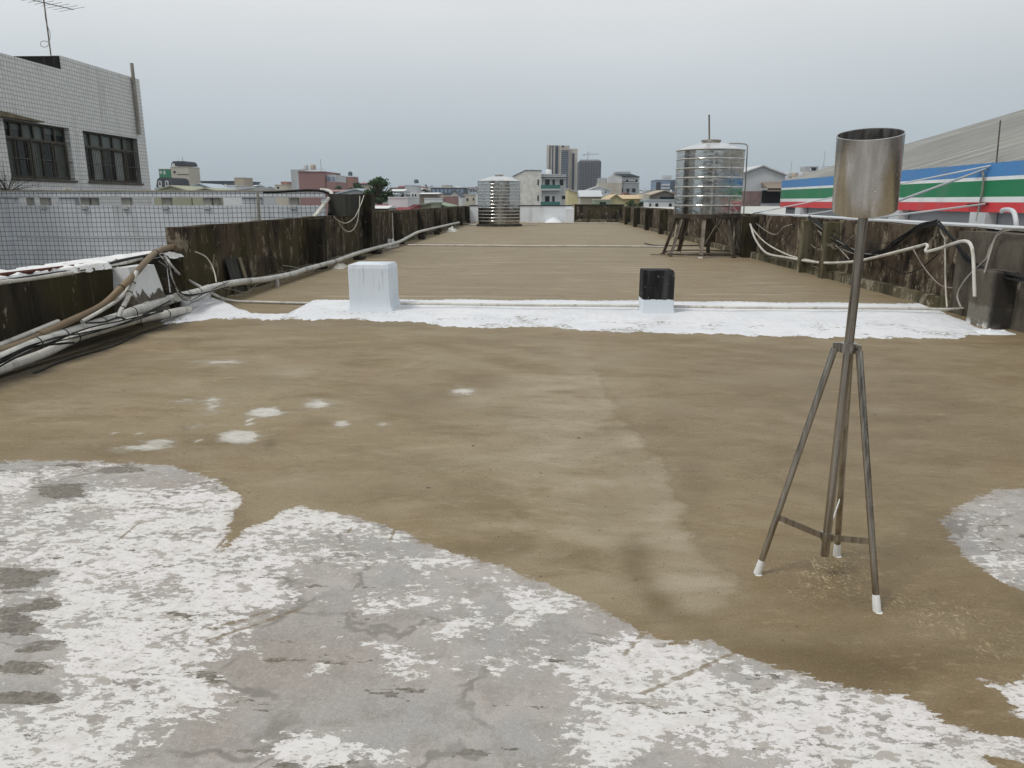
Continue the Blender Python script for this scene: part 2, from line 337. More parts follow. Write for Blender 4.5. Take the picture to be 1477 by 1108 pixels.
PZONE = [(560, 590), (700, 560), (868, 548), (888, 575), (898, 600), (915, 622), (940, 645), (962, 662), (977, 684), (972, 715), (985, 742), (1015, 768), (1045, 800), (1062, 840), (1058, 880), (1040, 905), (1000, 893), (955, 868), (930, 838), (916, 800), (890, 770), (800, 730), (660, 690), (560, 650)]
DARKC = [(600, 580, 60, 20, .5), (640, 570, 30, 10, .5), (700, 555, 40, 10, .4), (960, 620, 60, 50, .35), (900, 640, 20, 30, .3), (500, 467, 200, 8, .5), (800, 487, 140, 6, .4), (390, 640, 9, 6, 1), (455, 607, 20, 6, .5), (620, 604, 30, 12, .4), (1150, 560, 140, 26, .3), (40, 545, 90, 26, .6), (150, 520, 60, 20, .4), (1000, 690, 30, 50, .4)]
RICH = [(1270, 640, 270, 150, .6), (1200, 520, 320, 34, .45), (1250, 860, 240, 90, .8), (1300, 960, 200, 50, 1), (1150, 945, 120, 20, .8), (1400, 1010, 70, 40, 1), (1330, 740, 120, 60, .35), (160, 650, 200, 20, .5), (330, 740, 30, 40, .7), (500, 700, 200, 30, .3), (760, 800, 160, 16, .5), (1440, 900, 80, 80, .7), (930, 890, 60, 20, .5)]
SCR = [(1190, 830, 60, 30, .8), (1170, 850, 40, 20, .6), (1360, 890, 60, 24, .7), (1300, 870, 60, 24, .3), (1240, 790, 20, 10, .3), (1430, 930, 40, 30, .4), (1110, 815, 30, 8, .4)]
def floor_sdf(PX, poly):
    V = np.array([tuple(oz(*p)[:2]) for p in poly]); d = np.full(len(PX), 1e9); ins = np.zeros(len(PX), bool)
    for i in range(len(V)):
        a = V[i]; b = V[(i + 1) % len(V)]; ab = b - a; ap = PX - a
        h = np.clip((ap @ ab) / max(ab @ ab, 1e-9), 0, 1); d = np.minimum(d, np.hypot(*(ap - h[:, None] * ab).T))
        c = ((a[1] > PX[:, 1]) != (b[1] > PX[:, 1])); den = (b[1] - a[1]) if abs(b[1] - a[1]) > 1e-12 else 1e-12
        ins ^= c & (PX[:, 0] < (b[0] - a[0]) * (PX[:, 1] - a[1]) / den + a[0])
    return np.where(ins, d, -d)
def build_floor():
    rows = []; py = 1330.0
    while py > 318: rows.append(oz(738, py).y); py -= 5.0 if py > 480 else 3.5
    rows = [-3, .2, .8] + [y for y in rows if 1.0 < y < YF] + [YF]
    xs = np.concatenate([np.linspace(XL - .2, -2.6, 50), np.linspace(-2.56, 3.2, 190), np.linspace(3.25, XR + .2, 45)])
    X, Y = np.meshgrid(xs, np.array(rows)); P = np.stack([X.ravel(), Y.ravel()], 1); n, m = X.shape
    # where each point of the slab falls in the survey photograph
    D = np.stack([P[:, 0], P[:, 1], np.full(len(P), -CAMH)], 1); w = D @ np.array(CF); w = np.where(w < .3, .3, w)
    px = 738.5 + FPX * (D @ np.array(CR)) / w; py = 554 - FPX * (D @ np.array(CU)) / w
    def blobs(L, base=0.0, mx=False):
        o = np.full(len(P), base)
        for x, y, rx, ry, a in L:
            g = a * np.exp(-(((px - x) / rx) ** 2 + ((py - y) / ry) ** 2)); o = np.maximum(o, g) if mx else o + g
        return o
    peel = np.maximum(np.maximum(floor_sdf(P, PEEL), floor_sdf(P, PATCH2)), floor_sdf(P, PATCH3)); peel = np.minimum(peel, -floor_sdf(P, BROWN4))
    peel = np.where(P[:, 1] < 1.15, 1.0, peel)
    A = {'peel': peel, 'white': np.clip(blobs(WHITE, .195), 0, .67), 'darkp': blobs(DARKP, 0, True), 'tan': blobs(BROWNISH, 0, True), 'pale': blobs(PALE, 0, True), 'darkc': blobs(DARKC, 0, True), 'rich': blobs(RICH, 0, True), 'scr': blobs(SCR, 0, True)}
    gv = np.full(len(P), 9.0)
    for a, b in GROOVES:
        a = np.array(oz(*a)[:2]); b = np.array(oz(*b)[:2]); ab = b - a; ap = P - a; h = np.clip((ap @ ab) / (ab @ ab), 0, 1); gv = np.minimum(gv, np.hypot(*(ap - h[:, None] * ab).T))
    A['groove'] = gv
    pa = np.full(len(P), 9e9); PP = np.stack([px, py], 1)
    for a, b in zip(PATHS_ARC, PATHS_ARC[1:]):
        a = np.array(a, float); ab = np.array(b, float) - a; ap = PP - a; h = np.clip((ap @ ab) / (ab @ ab), 0, 1); d = ap - h[:, None] * ab; pa = np.minimum(pa, np.hypot(d[:, 0], d[:, 1] * 1.3))
    A['flow'] = -floor_sdf(P, PEEL); A['sweep'] = np.exp(-(pa / 25) ** 2)
    st = sorted([tuple(oz(*q)[:2]) for q in STEP], key=lambda q: q[1]); sx = np.interp(P[:, 1], [q[1] for q in st], [q[0] for q in st]); dl = sx - P[:, 0]
    sm = lambda v, a, b: np.clip((v - a) / (b - a), 0, 1) ** 2 * (3 - 2 * np.clip((v - a) / (b - a), 0, 1))
    A['step'] = np.clip(dl, -3, 3); A['pzone'] = np.clip(sm(P[:, 1], 2.3, 2.9) * sm(P[:, 1], 8.3, 5.5), 0, 1)
    sp = np.zeros(len(P))
    for x, y, rx, ry, a in SPOT:
        q = ((px - x) / rx) ** 2 + ((py - y) / ry) ** 2; sp = np.maximum(sp, a * np.exp(-q * .75))
    A['spot'] = sp
    Z = -.004 * (peel > 0) + .006 * np.sin(P[:, 0] * .9 + 1) * np.sin(P[:, 1] * .4)
    Z = np.where(P[:, 1] > 4, Z, np.minimum(Z, 0))
    me = bpy.data.meshes.new('roof_floor'); idx = np.arange(n * m).reshape(n, m)
    F = np.stack([idx[:-1, :-1], idx[:-1, 1:], idx[1:, 1:], idx[1:, :-1]], -1).reshape(-1, 4)
    me.from_pydata(np.column_stack([P, Z]).tolist(), [], F.tolist())
    for k, v in A.items(): me.attributes.new(k, 'FLOAT', 'POINT').data.foreach_set('value', v.astype(np.float32))
    me.polygons.foreach_set('use_smooth', [True] * len(F))
    t = NT('roof_coating')
    P0 = t.P; at = t.attr
    # --- mud-brown coating, smeared on by trowel: blotches of drier and wetter mud with short soft strokes
    yy = t.sep()[1]; xx = t.sep()[0]
    farm = t.ramp(yy, 9.5, 12)
    def st(sx, sy, rot=0.0, det=5, rough=.6, dist=.4): return t.noise(1, t.map(P0, (sx, sy, 1), rot=(0, 0, rot)), det=det, rough=rough, dist=dist)
    wob = st(.45, .7, .2, 4); blot = st(1.3, 2.1, -.25, 6, .62); hue = st(.8, 1.3, .6, 3)
    s1 = st(1.7, 3.6, .25, 6, .66); s2 = st(5, 12, -.3, 5, .66, .8); s3 = st(14, 36, .25, 4, .7, .5); sw = t.noise(1, t.comb(t.math('MULTIPLY', xx, .55), t.math('ADD', t.math('MULTIPLY', at('flow'), 1.9), t.math('MULTIPLY', t.noise(.9, det=2), .9))), det=5, rough=.62); s4 = st(1.2, 7, 0, 5, .65)
    grit = t.noise(120, det=3, rough=.7); peck = t.noise(46, det=3); wb = t.noise(3.0, det=3)
    k = t.mix(t.ramp(wob, .38, .62), (0.220, 0.163, 0.086), (0.268, 0.208, 0.124))
    k = t.mix(t.ramp(hue, .52, .66, 0, .55), k, (0.262, 0.190, 0.113)); k = t.mix(t.ramp(hue, .46, .34, 0, .5), k, (0.232, 0.190, 0.115))
    k = t.mix(t.ramp(blot, .50, .64, 0, .6), k, (0.295, 0.242, 0.155)); k = t.mix(t.ramp(blot, .46, .34, 0, .6), k, (0.165, 0.120, 0.061))
    k = t.mix(t.ramp(s1, .52, .66, 0, .5), k, (0.320, 0.264, 0.171)); k = t.mix(t.ramp(s1, .46, .34, 0, .45), k, (0.170, 0.126, 0.067))
    k = t.mix(t.ramp(sw, .50, .66, 0, .5), k, (.305, .255, .165)); k = t.mix(t.ramp(sw, .47, .34, 0, .5), k, (.168, .126, .068))
    k = t.mix(t.ramp(s2, .54, .68, 0, .35), k, (0.345, 0.286, 0.189)); k = t.mix(t.ramp(s2, .45, .33, 0, .3), k, (0.160, 0.118, 0.063))
    k = t.mix(t.math('MULTIPLY', t.ramp(s3, .56, .68, 0, .5), t.ramp(s1, .42, .58, .2, .9)), k, (0.400, 0.335, 0.230)); k = t.mix(t.ramp(s3, .44, .34, 0, .2), k, (0.150, 0.112, 0.061))
    k = t.mix(t.math('MULTIPLY', t.ramp(st(2.2, 13, .1, 6, .72), .645, .68), .6), k, (0.470, 0.398, 0.279))
    k = t.mix(t.math('MULTIPLY', farm, .5), k, (0.262, 0.211, 0.137))
    k = t.mix(t.math('MULTIPLY', farm, t.ramp(s4, .48, .36, 0, .65)), k, (0.185, 0.142, 0.085))
    k = t.mix(t.math('MULTIPLY', farm, t.ramp(st(.28, 2.6, 0, 6, .70, 0), .555, .63, 0, .6)), k, (0.420, 0.359, 0.252))
    k = t.mix(t.math('MULTIPLY', at('rich'), .9), k, t.mix(t.ramp(s1, .36, .64), (0.106, 0.069, 0.025), (0.162, 0.110, 0.050)))
    k = t.mix(t.math('MULTIPLY', at('rich'), t.ramp(s3, .55, .66, 0, .5)), k, (0.290, 0.218, 0.117))
    k = t.mix(t.math('MULTIPLY', at('pale'), t.ramp(s2, .36, .6, .2, 1)), k, t.mix(t.ramp(blot, .35, .65), (0.270, 0.225, 0.149), (0.370, 0.315, 0.225)))
    k = t.mix(t.math('MULTIPLY', at('darkc'), t.ramp(blot, .35, .6, .45, .95)), k, (0.112, 0.082, 0.045))
    stp = t.math('ADD', at('step'), t.math('MULTIPLY', t.math('SUBTRACT', t.noise(2.4, det=6, rough=.62), .5), .5))
    tong = t.math('MULTIPLY', t.math('MULTIPLY', t.ramp(stp, -.05, .10), t.ramp(stp, 1.7, .0)), at('pzone'))
    k = t.mix(t.math('MULTIPLY', tong, t.ramp(blot, .34, .62, .1, .9)), k, t.mix(t.ramp(s1, .35, .65), (0.275, 0.231, 0.153), (0.385, 0.330, 0.239)))
    k = t.mix(t.math('MULTIPLY', t.math('MULTIPLY', t.ramp(t.math('ABSOLUTE', stp), .04, .0), at('pzone')), .3), k, (0.140, 0.102, 0.054))
    k = t.mix(t.math('MULTIPLY', at('sweep'), t.ramp(blot, .68, .38, .35, .85)), k, (0.128, 0.092, 0.043))
    pipe_shade = t.math('MULTIPLY', t.ramp(t.math('ADD', xx, t.math('MULTIPLY', t.math('SUBTRACT', blot, .5), .5)), -4.30, -4.58), t.ramp(yy, 11, 8))  # shadow strip beside the left pipes, painted into the floor colour
    k = t.mix(t.math('MULTIPLY', pipe_shade, .93), k, (0.016, 0.014, 0.010))
    sc = t.noise(1, t.map(P0, (34, 20, 1), rot=(0, 0, .7)), det=5, rough=.7, dist=2)
    k = t.mix(t.math('MULTIPLY', at('scr'), t.ramp(sc, .54, .62)), k, (0.540, 0.446, 0.270))
    k = t.mix(t.ramp(grit, .44, .62, 0, .28), k, (0.130, 0.097, 0.054)); k = t.mix(t.ramp(grit, .46, .36, 0, .2), k, (0.360, 0.301, 0.207))
    k = t.mix(t.ramp(peck, .665, .69, 0, .7), k, (0.070, 0.053, 0.036))
    litter = t.n('ShaderNodeTexVoronoi', feature='F1'); t.l(t.map(P0, (3.3, 3.3, 0)), litter.inputs['Vector']); litter.inputs['Scale'].default_value = 1
    k = t.mix(t.math('MULTIPLY', t.ramp(litter.outputs['Distance'], .05, .035), t.ramp(wb, .5, .55)), k, (0.060, 0.044, 0.027))
    # bare and chalky spots
    sn = t.noise(6, t.map(P0, (1, 1.7, 1)), det=6, rough=.68)
    ns = t.math('ADD', at('spot'), t.math('MULTIPLY', t.math('SUBTRACT', sn, .5), 1.7))
    sm = t.ramp(ns, .42, .56)
    ring = t.math('MULTIPLY', t.ramp(ns, .20, .44), t.math('SUBTRACT', 1.0, sm))
    k = t.mix(t.math('MULTIPLY', ring, .45), k, (.30, .275, .225))
    k = t.mix(t.math('MULTIPLY', sm, t.ramp(at('spot'), .2, .9, .35, .95)), k, t.mix(t.ramp(s3, .4, .6), (.58, .56, .51), (.46, .435, .385)))
    strk = s1; vf = s3
    # --- old peeled paint
    g1 = t.noise(2.3, det=5, rough=.6); g2 = t.noise(9, det=5, rough=.65); g3 = t.noise(55, det=3, rough=.7); spk = t.noise(230, det=2)
    c = t.mix(t.ramp(g1, .4, .6), (.345, .332, .315), (.415, .382, .35)); c = t.mix(t.ramp(t.noise(1.1, det=5, rough=.6), .46, .6, 0, .6), c, (.285, .26, .232))
    c = t.mix(t.math('MULTIPLY', at('tan'), .75), c, (.315, .26, .21))
    c = t.mix(t.ramp(g2, .46, .64, 0, .6), c, (.265, .242, .215))
    c = t.mix(t.ramp(g3, .46, .64, 0, .3), c, (.47, .44, .41)); c = t.mix(t.ramp(t.noise(120, det=3, rough=.7), .46, .34, 0, .4), c, (.24, .22, .20))
    Pf = t.map(P0, (1, 1.55, 1), rot=(0, 0, .25))
    f1 = t.noise(3.4, Pf, det=8, rough=.66, dist=.25); f2 = t.noise(20, Pf, det=5, rough=.7, dist=.35); f3 = t.noise(70, t.map(P0, (1, 2.6, 1), rot=(0, 0, .12)), det=3, rough=.7)
    dkm = t.ramp(t.math('ADD', at('darkp'), t.math('ADD', t.math('MULTIPLY', t.math('SUBTRACT', f2, .5), .9), t.math('MULTIPLY', t.math('SUBTRACT', t.noise(1, t.map(P0, (3, 9, 1), rot=(0, 0, .3)), det=6, rough=.65), .5), 3.0))), .42, .47)
    c = t.mix(t.math('MULTIPLY', dkm, .78), c, t.mix(t.ramp(g3, .38, .62), (.085, .074, .056), (.19, .168, .13)))
    wn = t.n('ShaderNodeTexNoise'); t.l(P0, wn.inputs['Vector']); wn.inputs['Scale'].default_value = 1.7; wn.inputs['Detail'].default_value = 5
    ad = t.n('ShaderNodeVectorMath', operation='MULTIPLY_ADD'); t.l(wn.outputs['Color'], ad.inputs[0]); ad.inputs[1].default_value = (1.1, 1.1, 0); t.l(P0, ad.inputs[2])
    crk = t.n('ShaderNodeTexVoronoi', feature='DISTANCE_TO_EDGE'); t.l(t.map(ad.outputs[0], (.8, 1.3, 0)), crk.inputs['Vector']); crk.inputs['Scale'].default_value = 1.0
    c = t.mix(t.math('MULTIPLY', t.ramp(crk.outputs['Distance'], .004, .016, .75, 0), t.ramp(g1, .42, .52)), c, (.20, .185, .165))
    c = t.mix(t.ramp(spk, .58, .66, 0, .5), c, (.17, .155, .14))
    flk = t.noise(1, t.map(P0, (21, 36, 1), rot=(0, 0, .3)), det=4, rough=.6, dist=.3)
    flk2 = t.noise(1, t.map(P0, (46, 110, 1), rot=(0, 0, .3)), det=3, rough=.6)
    flm = t.math('MAXIMUM', t.math('MAXIMUM', t.ramp(flk, .615, .65), t.ramp(flk2, .62, .66)), t.ramp(t.noise(7, t.map(P0, (1, 1.6, 1), rot=(0, 0, .3)), det=6, rough=.6), .60, .612))
    wsum = t.math('ADD', at('white'), t.math('MULTIPLY', t.math('SUBTRACT', f1, .5), 1.7))
    wsum = t.math('ADD', wsum, t.math('MULTIPLY', t.math('SUBTRACT', f2, .5), 1.0))
    wsum = t.math('ADD', wsum, t.math('MULTIPLY', t.math('SUBTRACT', f3, .5), .7))
    wsum = t.math('SUBTRACT', wsum, t.math('MULTIPLY', t.math('SUBTRACT', flk, .5), 1.3))
    wsum = t.math('SUBTRACT', wsum, t.math('MULTIPLY', dkm, .5))
    wm = t.math('MULTIPLY', t.ramp(wsum, .475, .53), t.math('SUBTRACT', 1.0, flm))
    thin = t.ramp(wsum, .36, .5, 0, .5)
    c = t.mix(thin, c, (.47, .425, .375))
    wc = t.mix(t.ramp(g1, .36, .64), (.66, .64, .60), (.685, .655, .645)); wc = t.mix(t.ramp(g2, .5, .64, 0, .45), wc, (.52, .49, .45))
    wc = t.mix(t.ramp(f3, .5, .8, 0, .3), wc, (.50, .48, .45))
    lip = t.ramp(t.math('ABSOLUTE', t.math('SUBTRACT', wsum, .47)), 0, .022, .55, 0)
    c = t.mix(lip, c, (.16, .145, .125))
    c = t.mix(t.math('MULTIPLY', wm, t.ramp(f2, .36, .56, .72, 1)), c, wc)
    # edge of the coating, brushed ragged
    e = t.math('ADD', at('peel'), t.math('MULTIPLY', t.math('SUBTRACT', t.noise(26, t.map(P0, (.8, 1.7, 1)), det=5, rough=.7), .5), .12))
    e = t.math('ADD', e, t.math('MULTIPLY', t.math('SUBTRACT', t.noise(7, det=4), .5), .11))
    em = t.ramp(e, -.003, .003)
    gr = t.math('ADD', at('groove'), t.math('MULTIPLY', t.math('SUBTRACT', f2, .5), .03))
    c = t.mix(t.ramp(gr, .006, .013, .75, 0), c, (.19, .145, .085))
    seep = t.math('MULTIPLY', t.ramp(e, 0, .06, .5, 0), t.ramp(f2, .45, .6))
    c = t.mix(seep, c, (.27, .22, .15))
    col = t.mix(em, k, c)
    hgt = t.mix(em, t.math('ADD', t.math('MULTIPLY', s2, .15), t.math('MULTIPLY', vf, .22)), t.math('ADD', t.math('MULTIPLY', wm, .35), t.math('MULTIPLY', g3, .25)))
    t.bump(hgt, .45, .012)
    rg = t.mix(em, t.mix(at('rich'), t.ramp(s2, .3, .7, .5, .68), (.34, .34, .34)), t.ramp(g2, .3, .7, .72, .9))
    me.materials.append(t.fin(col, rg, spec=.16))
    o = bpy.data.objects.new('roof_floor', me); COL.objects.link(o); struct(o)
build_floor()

# painted, raised joint that crosses the roof
def build_joint():
    rng = random.Random(3); n = 460; rows = 14
    x0, x1 = XL + .02, 5.44
    def front(x):
        for (a, ya), (b, yb) in zip(FR, FR[1:]):
            if a <= x <= b: return ya + (yb - ya) * (x - a) / max(b - a, 1e-6)
        return FR[-1][1]
    FR = [(-9, 9.35)] + [tuple(oz(px, py)[:2]) for px, py in ((252, 466), (275, 466), (300, 461), (340, 461), (380, 461), (425, 462), (470, 461), (510, 463), (560, 464), (620, 468), (700, 474), (760, 470), (800, 473), (860, 478), (900, 480), (960, 481), (1040, 483), (1100, 485), (1180, 487), (1240, 489), (1300, 489), (1360, 490), (1385, 489), (1408, 484), (1428, 479))] + [(5.30, 9.25), (5.46, 9.85), (9, 10.2)]
    BK = [(-9, 10.9)] + [tuple(oz(px, py)[:2]) for px, py in ((300, 434), (322, 441), (345, 450), (365, 455), (395, 456.5), (418, 455), (430, 447), (442, 441), (460, 439), (520, 438), (900, 440), (1440, 446))] + [(9, 11.2)]
    def back(x):
        for (a, ya), (b, yb) in zip(BK, BK[1:]):
            if a <= x <= b: return ya + (yb - ya) * (x - a) / max(b - a, 1e-6)
        return BK[-1][1]
    mb = MB(); ph = [0.0] * 6
    jag = 0; V = []
    for i in range(n + 1):
        x = x0 + (x1 - x0) * i / n
        jag = jag * .75 + rng.uniform(-.045, .045) * (2.0 if x < -2.75 else 1)
        yf = front(x) + jag + .03 * math.sin(x * 7) + .02 * math.sin(x * 17 + 1); yb = back(x) + rng.uniform(-.02, .02)
        if yb < yf + .03: yb = yf + .03
        row = []
        for j in range(rows + 1):
            s = j / rows; y = yf + (yb - yf) * s
            hh = .055 * min(1, (yb - yf) / 1.2)
            z = .012 + hh * (s * s * (3 - 2 * s)) + (.006 * math.sin(x * 5 + y * 9) + rng.uniform(-.004, .004)) * min(1, s * 4)
            if j == 0: z = -.004
            row.append((x, y, z))
        row.append((x, yb + .012, -.004)); V.append(row)
    B = [v for r in V for v in r]; m = rows + 2; mb.v = B
    for i in range(n):
        for j in range(m - 1):
            mb.f.append((i * m + j, (i + 1) * m + j, (i + 1) * m + j + 1, i * m + j + 1)); mb.sm.append(j < m - 2)
    t = NT('joint_white_paint'); a = t.noise(1.2); f = t.noise(18, t.map(t.P, (1, 1.8, 1)), det=5, rough=.7); b = t.noise(2.2, det=3)
    s = t.noise(1, t.map(t.P, (2, 26, 1)), det=3)
    k = t.mix(t.ramp(a, .3, .7), (.64, .65, .665), (.71, .71, .72))
    k = t.mix(t.ramp(s, .5, .8, 0, .16), k, (.50, .50, .49)); k = t.mix(t.ramp(t.noise(4, t.map(t.P, (1, 2, 1)), det=5, rough=.65), .5, .66, 0, .35), k, (.46, .46, .45))
    # flaked towards the front edge
    z = t.sep()[2]
    low = t.ramp(z, .008, .05, 1, 0)
    chip = t.ramp(t.math('ADD', f, t.math('MULTIPLY', t.math('MULTIPLY', low, t.ramp(b, .45, .62)), .16)), .66, .69)
    k = t.mix(chip, k, (.22, .20, .16))
    t.bump(t.math('ADD', f, s), .25, .01)
    o = mb.build('roof_joint', t.fin(k, .6), world=True)
    tag(o, 'low white painted ridge running across the brown roof under two short posts', 'painted ridge')
build_joint()
# ------------------------------------------------------------------ our building and its parapets
def rough_slab(mb, x0, x1, y0, y1, z0, z1, step=.5, amp=.012, seed=1, top=None):
    """A wall running along Y with a slightly wavering top and faces."""
    r = random.Random(seed); n = max(2, int((y1 - y0) / step)); S = []
    for i in range(n + 1):
        y = y0 + (y1 - y0) * i / n; j = lambda: r.uniform(-amp, amp)
        zt = (top(y) if top else z1) + j()
        S.append([(x0 + j() * .5, y, z0), (x0 + j(), y, zt), (x1 + j(), y, zt + j() * .5), (x1 + j() * .5, y, z0)])
    for i in range(n):
        for k in range(3): mb.face([S[i][k], S[i][k + 1], S[i + 1][k + 1], S[i + 1][k]][::-1])
    mb.face(S[0]); mb.face(S[-1][::-1])
    return mb
bodym = paint('block_side_render', (.3, .29, .27), .8)
o = MB().box(-5.5, 6.1, -3.2, 56.6, -14, -.03).build('building_body', bodym, world=True); struct(o)

# left low parapet, near
t = thing('low_parapet_wall', 'low soot-dark parapet wall with a crusted white cap at the left edge of the roof', 'wall', (-5.4, 6, 0))
rough_slab(MB(), -5.62, -5.25, -3, 10.55, -.02, .72, seed=4).build('wall_face', M['wall_b'], t)
mb = MB(); r = random.Random(5); n = 60; S = []
for i in range(n + 1):
    y = 6.6 + 4.35 * i / n; k = min(1, i / 8, (n - i) / 2 + .3)
    a = -5.26 + r.uniform(-.05, .03) + .05 * math.sin(y * 3); b = -5.74 + r.uniform(-.04, .04)
    h = .745 + .04 * k + r.uniform(-.012, .012)
    S.append([(b, y, .70), (b + .03, y, h), ((a + b) / 2, y, h + .025 * k), (a - .04, y, h - .01), (a, y, .715 - r.uniform(0, .02) * k)])
for i in range(n):
    for k in range(4): mb.face([S[i][k], S[i + 1][k], S[i + 1][k + 1], S[i][k + 1]][::-1], True)
mb.face(S[0]); mb.face(S[-1][::-1]); mb.build('white_cap', M['whitecap'], t)
# end pier, half white
tp = NT('half_white_pier'); z = tp.sep()[2]; nn = tp.noise(6, tp.map(tp.P, (1, 1, .3)), det=5); f = tp.noise(20)
e = tp.ramp(tp.math('ADD', z, tp.math('MULTIPLY', tp.math('SUBTRACT', nn, .5), .6)), .36, .39)
conc = tp.mix(tp.ramp(f, .3, .7), (.06, .05, .035), (.13, .11, .08))
tp.bump(f, .4, .01); mm = tp.fin(tp.mix(e, conc, tp.mix(tp.ramp(nn, .5, .75, 0, .5), (.66, .67, .67), (.36, .35, .33))), .7)
mb = MB(); P = [(-5.3, 9.05, 0), (-4.88, 9.05, 0), (-4.84, 9.75, 0), (-5.3, 9.8, 0)]; Q = [(-5.3, 9.16, .70), (-5.05, 9.16, .71), (-5.0, 9.7, .70), (-5.3, 9.74, .70)]
for i in range(4): mb.face([P[i], P[(i + 1) % 4], Q[(i + 1) % 4], Q[i]])
mb.face(Q)
mb.build('end_pier', mm, t, bevel=.03)
mb = MB(); r = random.Random(8)
for i in range(26):
    x = r.uniform(-5.28, -4.98); y = r.uniform(9.7, 10.5); w = r.uniform(.02, .06)
    mb.obox((x, y, 0), (w, .02, 0), (-.02, w, 0), (r.uniform(-.03, .03), r.uniform(-.03, .03), r.uniform(.12, .62)))
mb.build('broken_end', M['wall_l'], t)

# left high parapet
t = thing('high_parapet_wall', 'long dark-brown stained parapet wall with buttress piers along the left of the roof', 'wall', (-5.3, 33, 0))
rough_slab(MB(), -5.42, -5.2, 10.95, 56.2, -.02, 1.14, seed=6, top=lambda y: 1.125 + .035 * min(1, (y - 11) / 12)).build('wall_face', M['wall_l'], t)
rough_slab(MB(), -5.19, -5.08, 11.3, 56.1, -.02, .13, seed=16).build('base_kerb', M['wall_rp'], t)
for i, y in enumerate((17.0, 27.3, 32.5, 37.8, 43.1, 48.4, 53.2)):
    MB().box(-5.21, -4.9 if i else -4.88, y, y + .36, -.02, 1.12).build('pier', M['wall_b'] if i == 0 else M['wall_far'], t, bevel=.015)
MB().box(-5.45, -5.17, 19.75, 22.4, 1.1, 1.68).build('raised_block', M['block_grey'], t, bevel=.012)
MB().box(-5.47, -4.93, 22.38, 22.95, -.02, 1.70).build('tall_pier', M['wall_b'], t, bevel=.015)
# right parapet
t = thing('parapet_wall', 'long grey-brown parapet wall hung with cables along the right of the roof', 'wall', (5.9, 33, 0))
rough_slab(MB(), 5.85, 6.1, 10.6, 56.2, -.02, 1.14, seed=9).build('wall_face', M['wall_r'], t)
rough_slab(MB(), 5.70, 5.87, 10.6, 56.1, -.02, .15, seed=10).build('base_kerb', M['wall_rp'], t)
rough_slab(MB(), 5.66, 6.09, -3, 10.62, -.02, 1.11, seed=11).build('thick_wall', M['wall_thick'], t)
for i, y in enumerate((15.3, 16.6, 21.0, 26, 31, 35.9, 40.8, 45.8, 50.8)):
    MB().box(5.50 if i > 1 else 5.58, 5.86, y, y + (.34 if i > 1 else .22), -.02, 1.1).build('pier', M['wall_rp'] if i < 2 else M['wall_b'], t, bevel=.015)
tq = NT('painted_foot_block'); z = tq.sep()[2]; nn = tq.noise(5, det=4); f = tq.noise(22, det=4); g = tq.noise(2.5, tq.map(tq.P, (1, 1, .3)))
e = tq.ramp(tq.math('ADD', z, tq.math('MULTIPLY', tq.math('SUBTRACT', nn, .5), .12)), .25, .28)
k = tq.mix(e, (.16, .145, .115), tq.mix(tq.ramp(g, .35, .65), (.085, .07, .05), (.12, .10, .075)))
k = tq.mix(tq.math('MULTIPLY', tq.ramp(z, .1, .0), tq.ramp(nn, .4, .5)), k, (.72, .72, .70)); k = tq.mix(tq.ramp(f, .5, .8, 0, .5), k, (.06, .05, .04))
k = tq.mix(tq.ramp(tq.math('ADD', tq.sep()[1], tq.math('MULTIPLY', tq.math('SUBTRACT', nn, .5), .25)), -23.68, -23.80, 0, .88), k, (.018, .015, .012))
tq.bump(f, .5, .012)
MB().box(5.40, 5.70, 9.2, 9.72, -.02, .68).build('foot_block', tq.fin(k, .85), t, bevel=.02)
MB().box(5.42, 5.67, 7.4, 7.9, -.02, .68).build('foot_block', M['wall_b'], t, bevel=.02)
# far wall
t = thing('far_parapet_wall', 'blackened parapet wall closing the far end of the roof beside the whitewashed stretch', 'wall', (4.2, 56.4, 0))
MB().box(2.45, 6.0, 56.3, 56.55, -.02, 1.2).build('wall_face', M['wall_far'], t, bevel=.015)
MB().box(2.5, 5.8, 56.1, 56.31, -.02, .22).build('base_kerb', M['wall_rp'], t, bevel=.015)
MB().box(2.4, 6.05, 56.26, 56.6, 1.2, 1.27).build('coping', M['block_grey'], t)
t = thing('whitewashed_wall', 'whitewashed stretch of parapet with a black coping at the far end of the roof', 'wall', (-1.5, 56.4, 0))
MB().box(-5.2, 2.3, 56.3, 56.55, -.02, 1.15).build('wall_face', M['whitewall'], t)
MB().box(-5.2, 2.38, 56.26, 56.6, 1.15, 1.21).build('coping', M['black'], t)
MB().box(1.75, 2.4, 55.9, 56.3, -.02, 1.0).build('end_pier', M['whitewall'], t, bevel=.03)
mb = MB(); mb.lathe([(.62, 0), (.45, .12), (.2, .26), (.0, .34)], (.9, 55.9, 0), 14); mb.build('plaster_heap', M['white'], t)

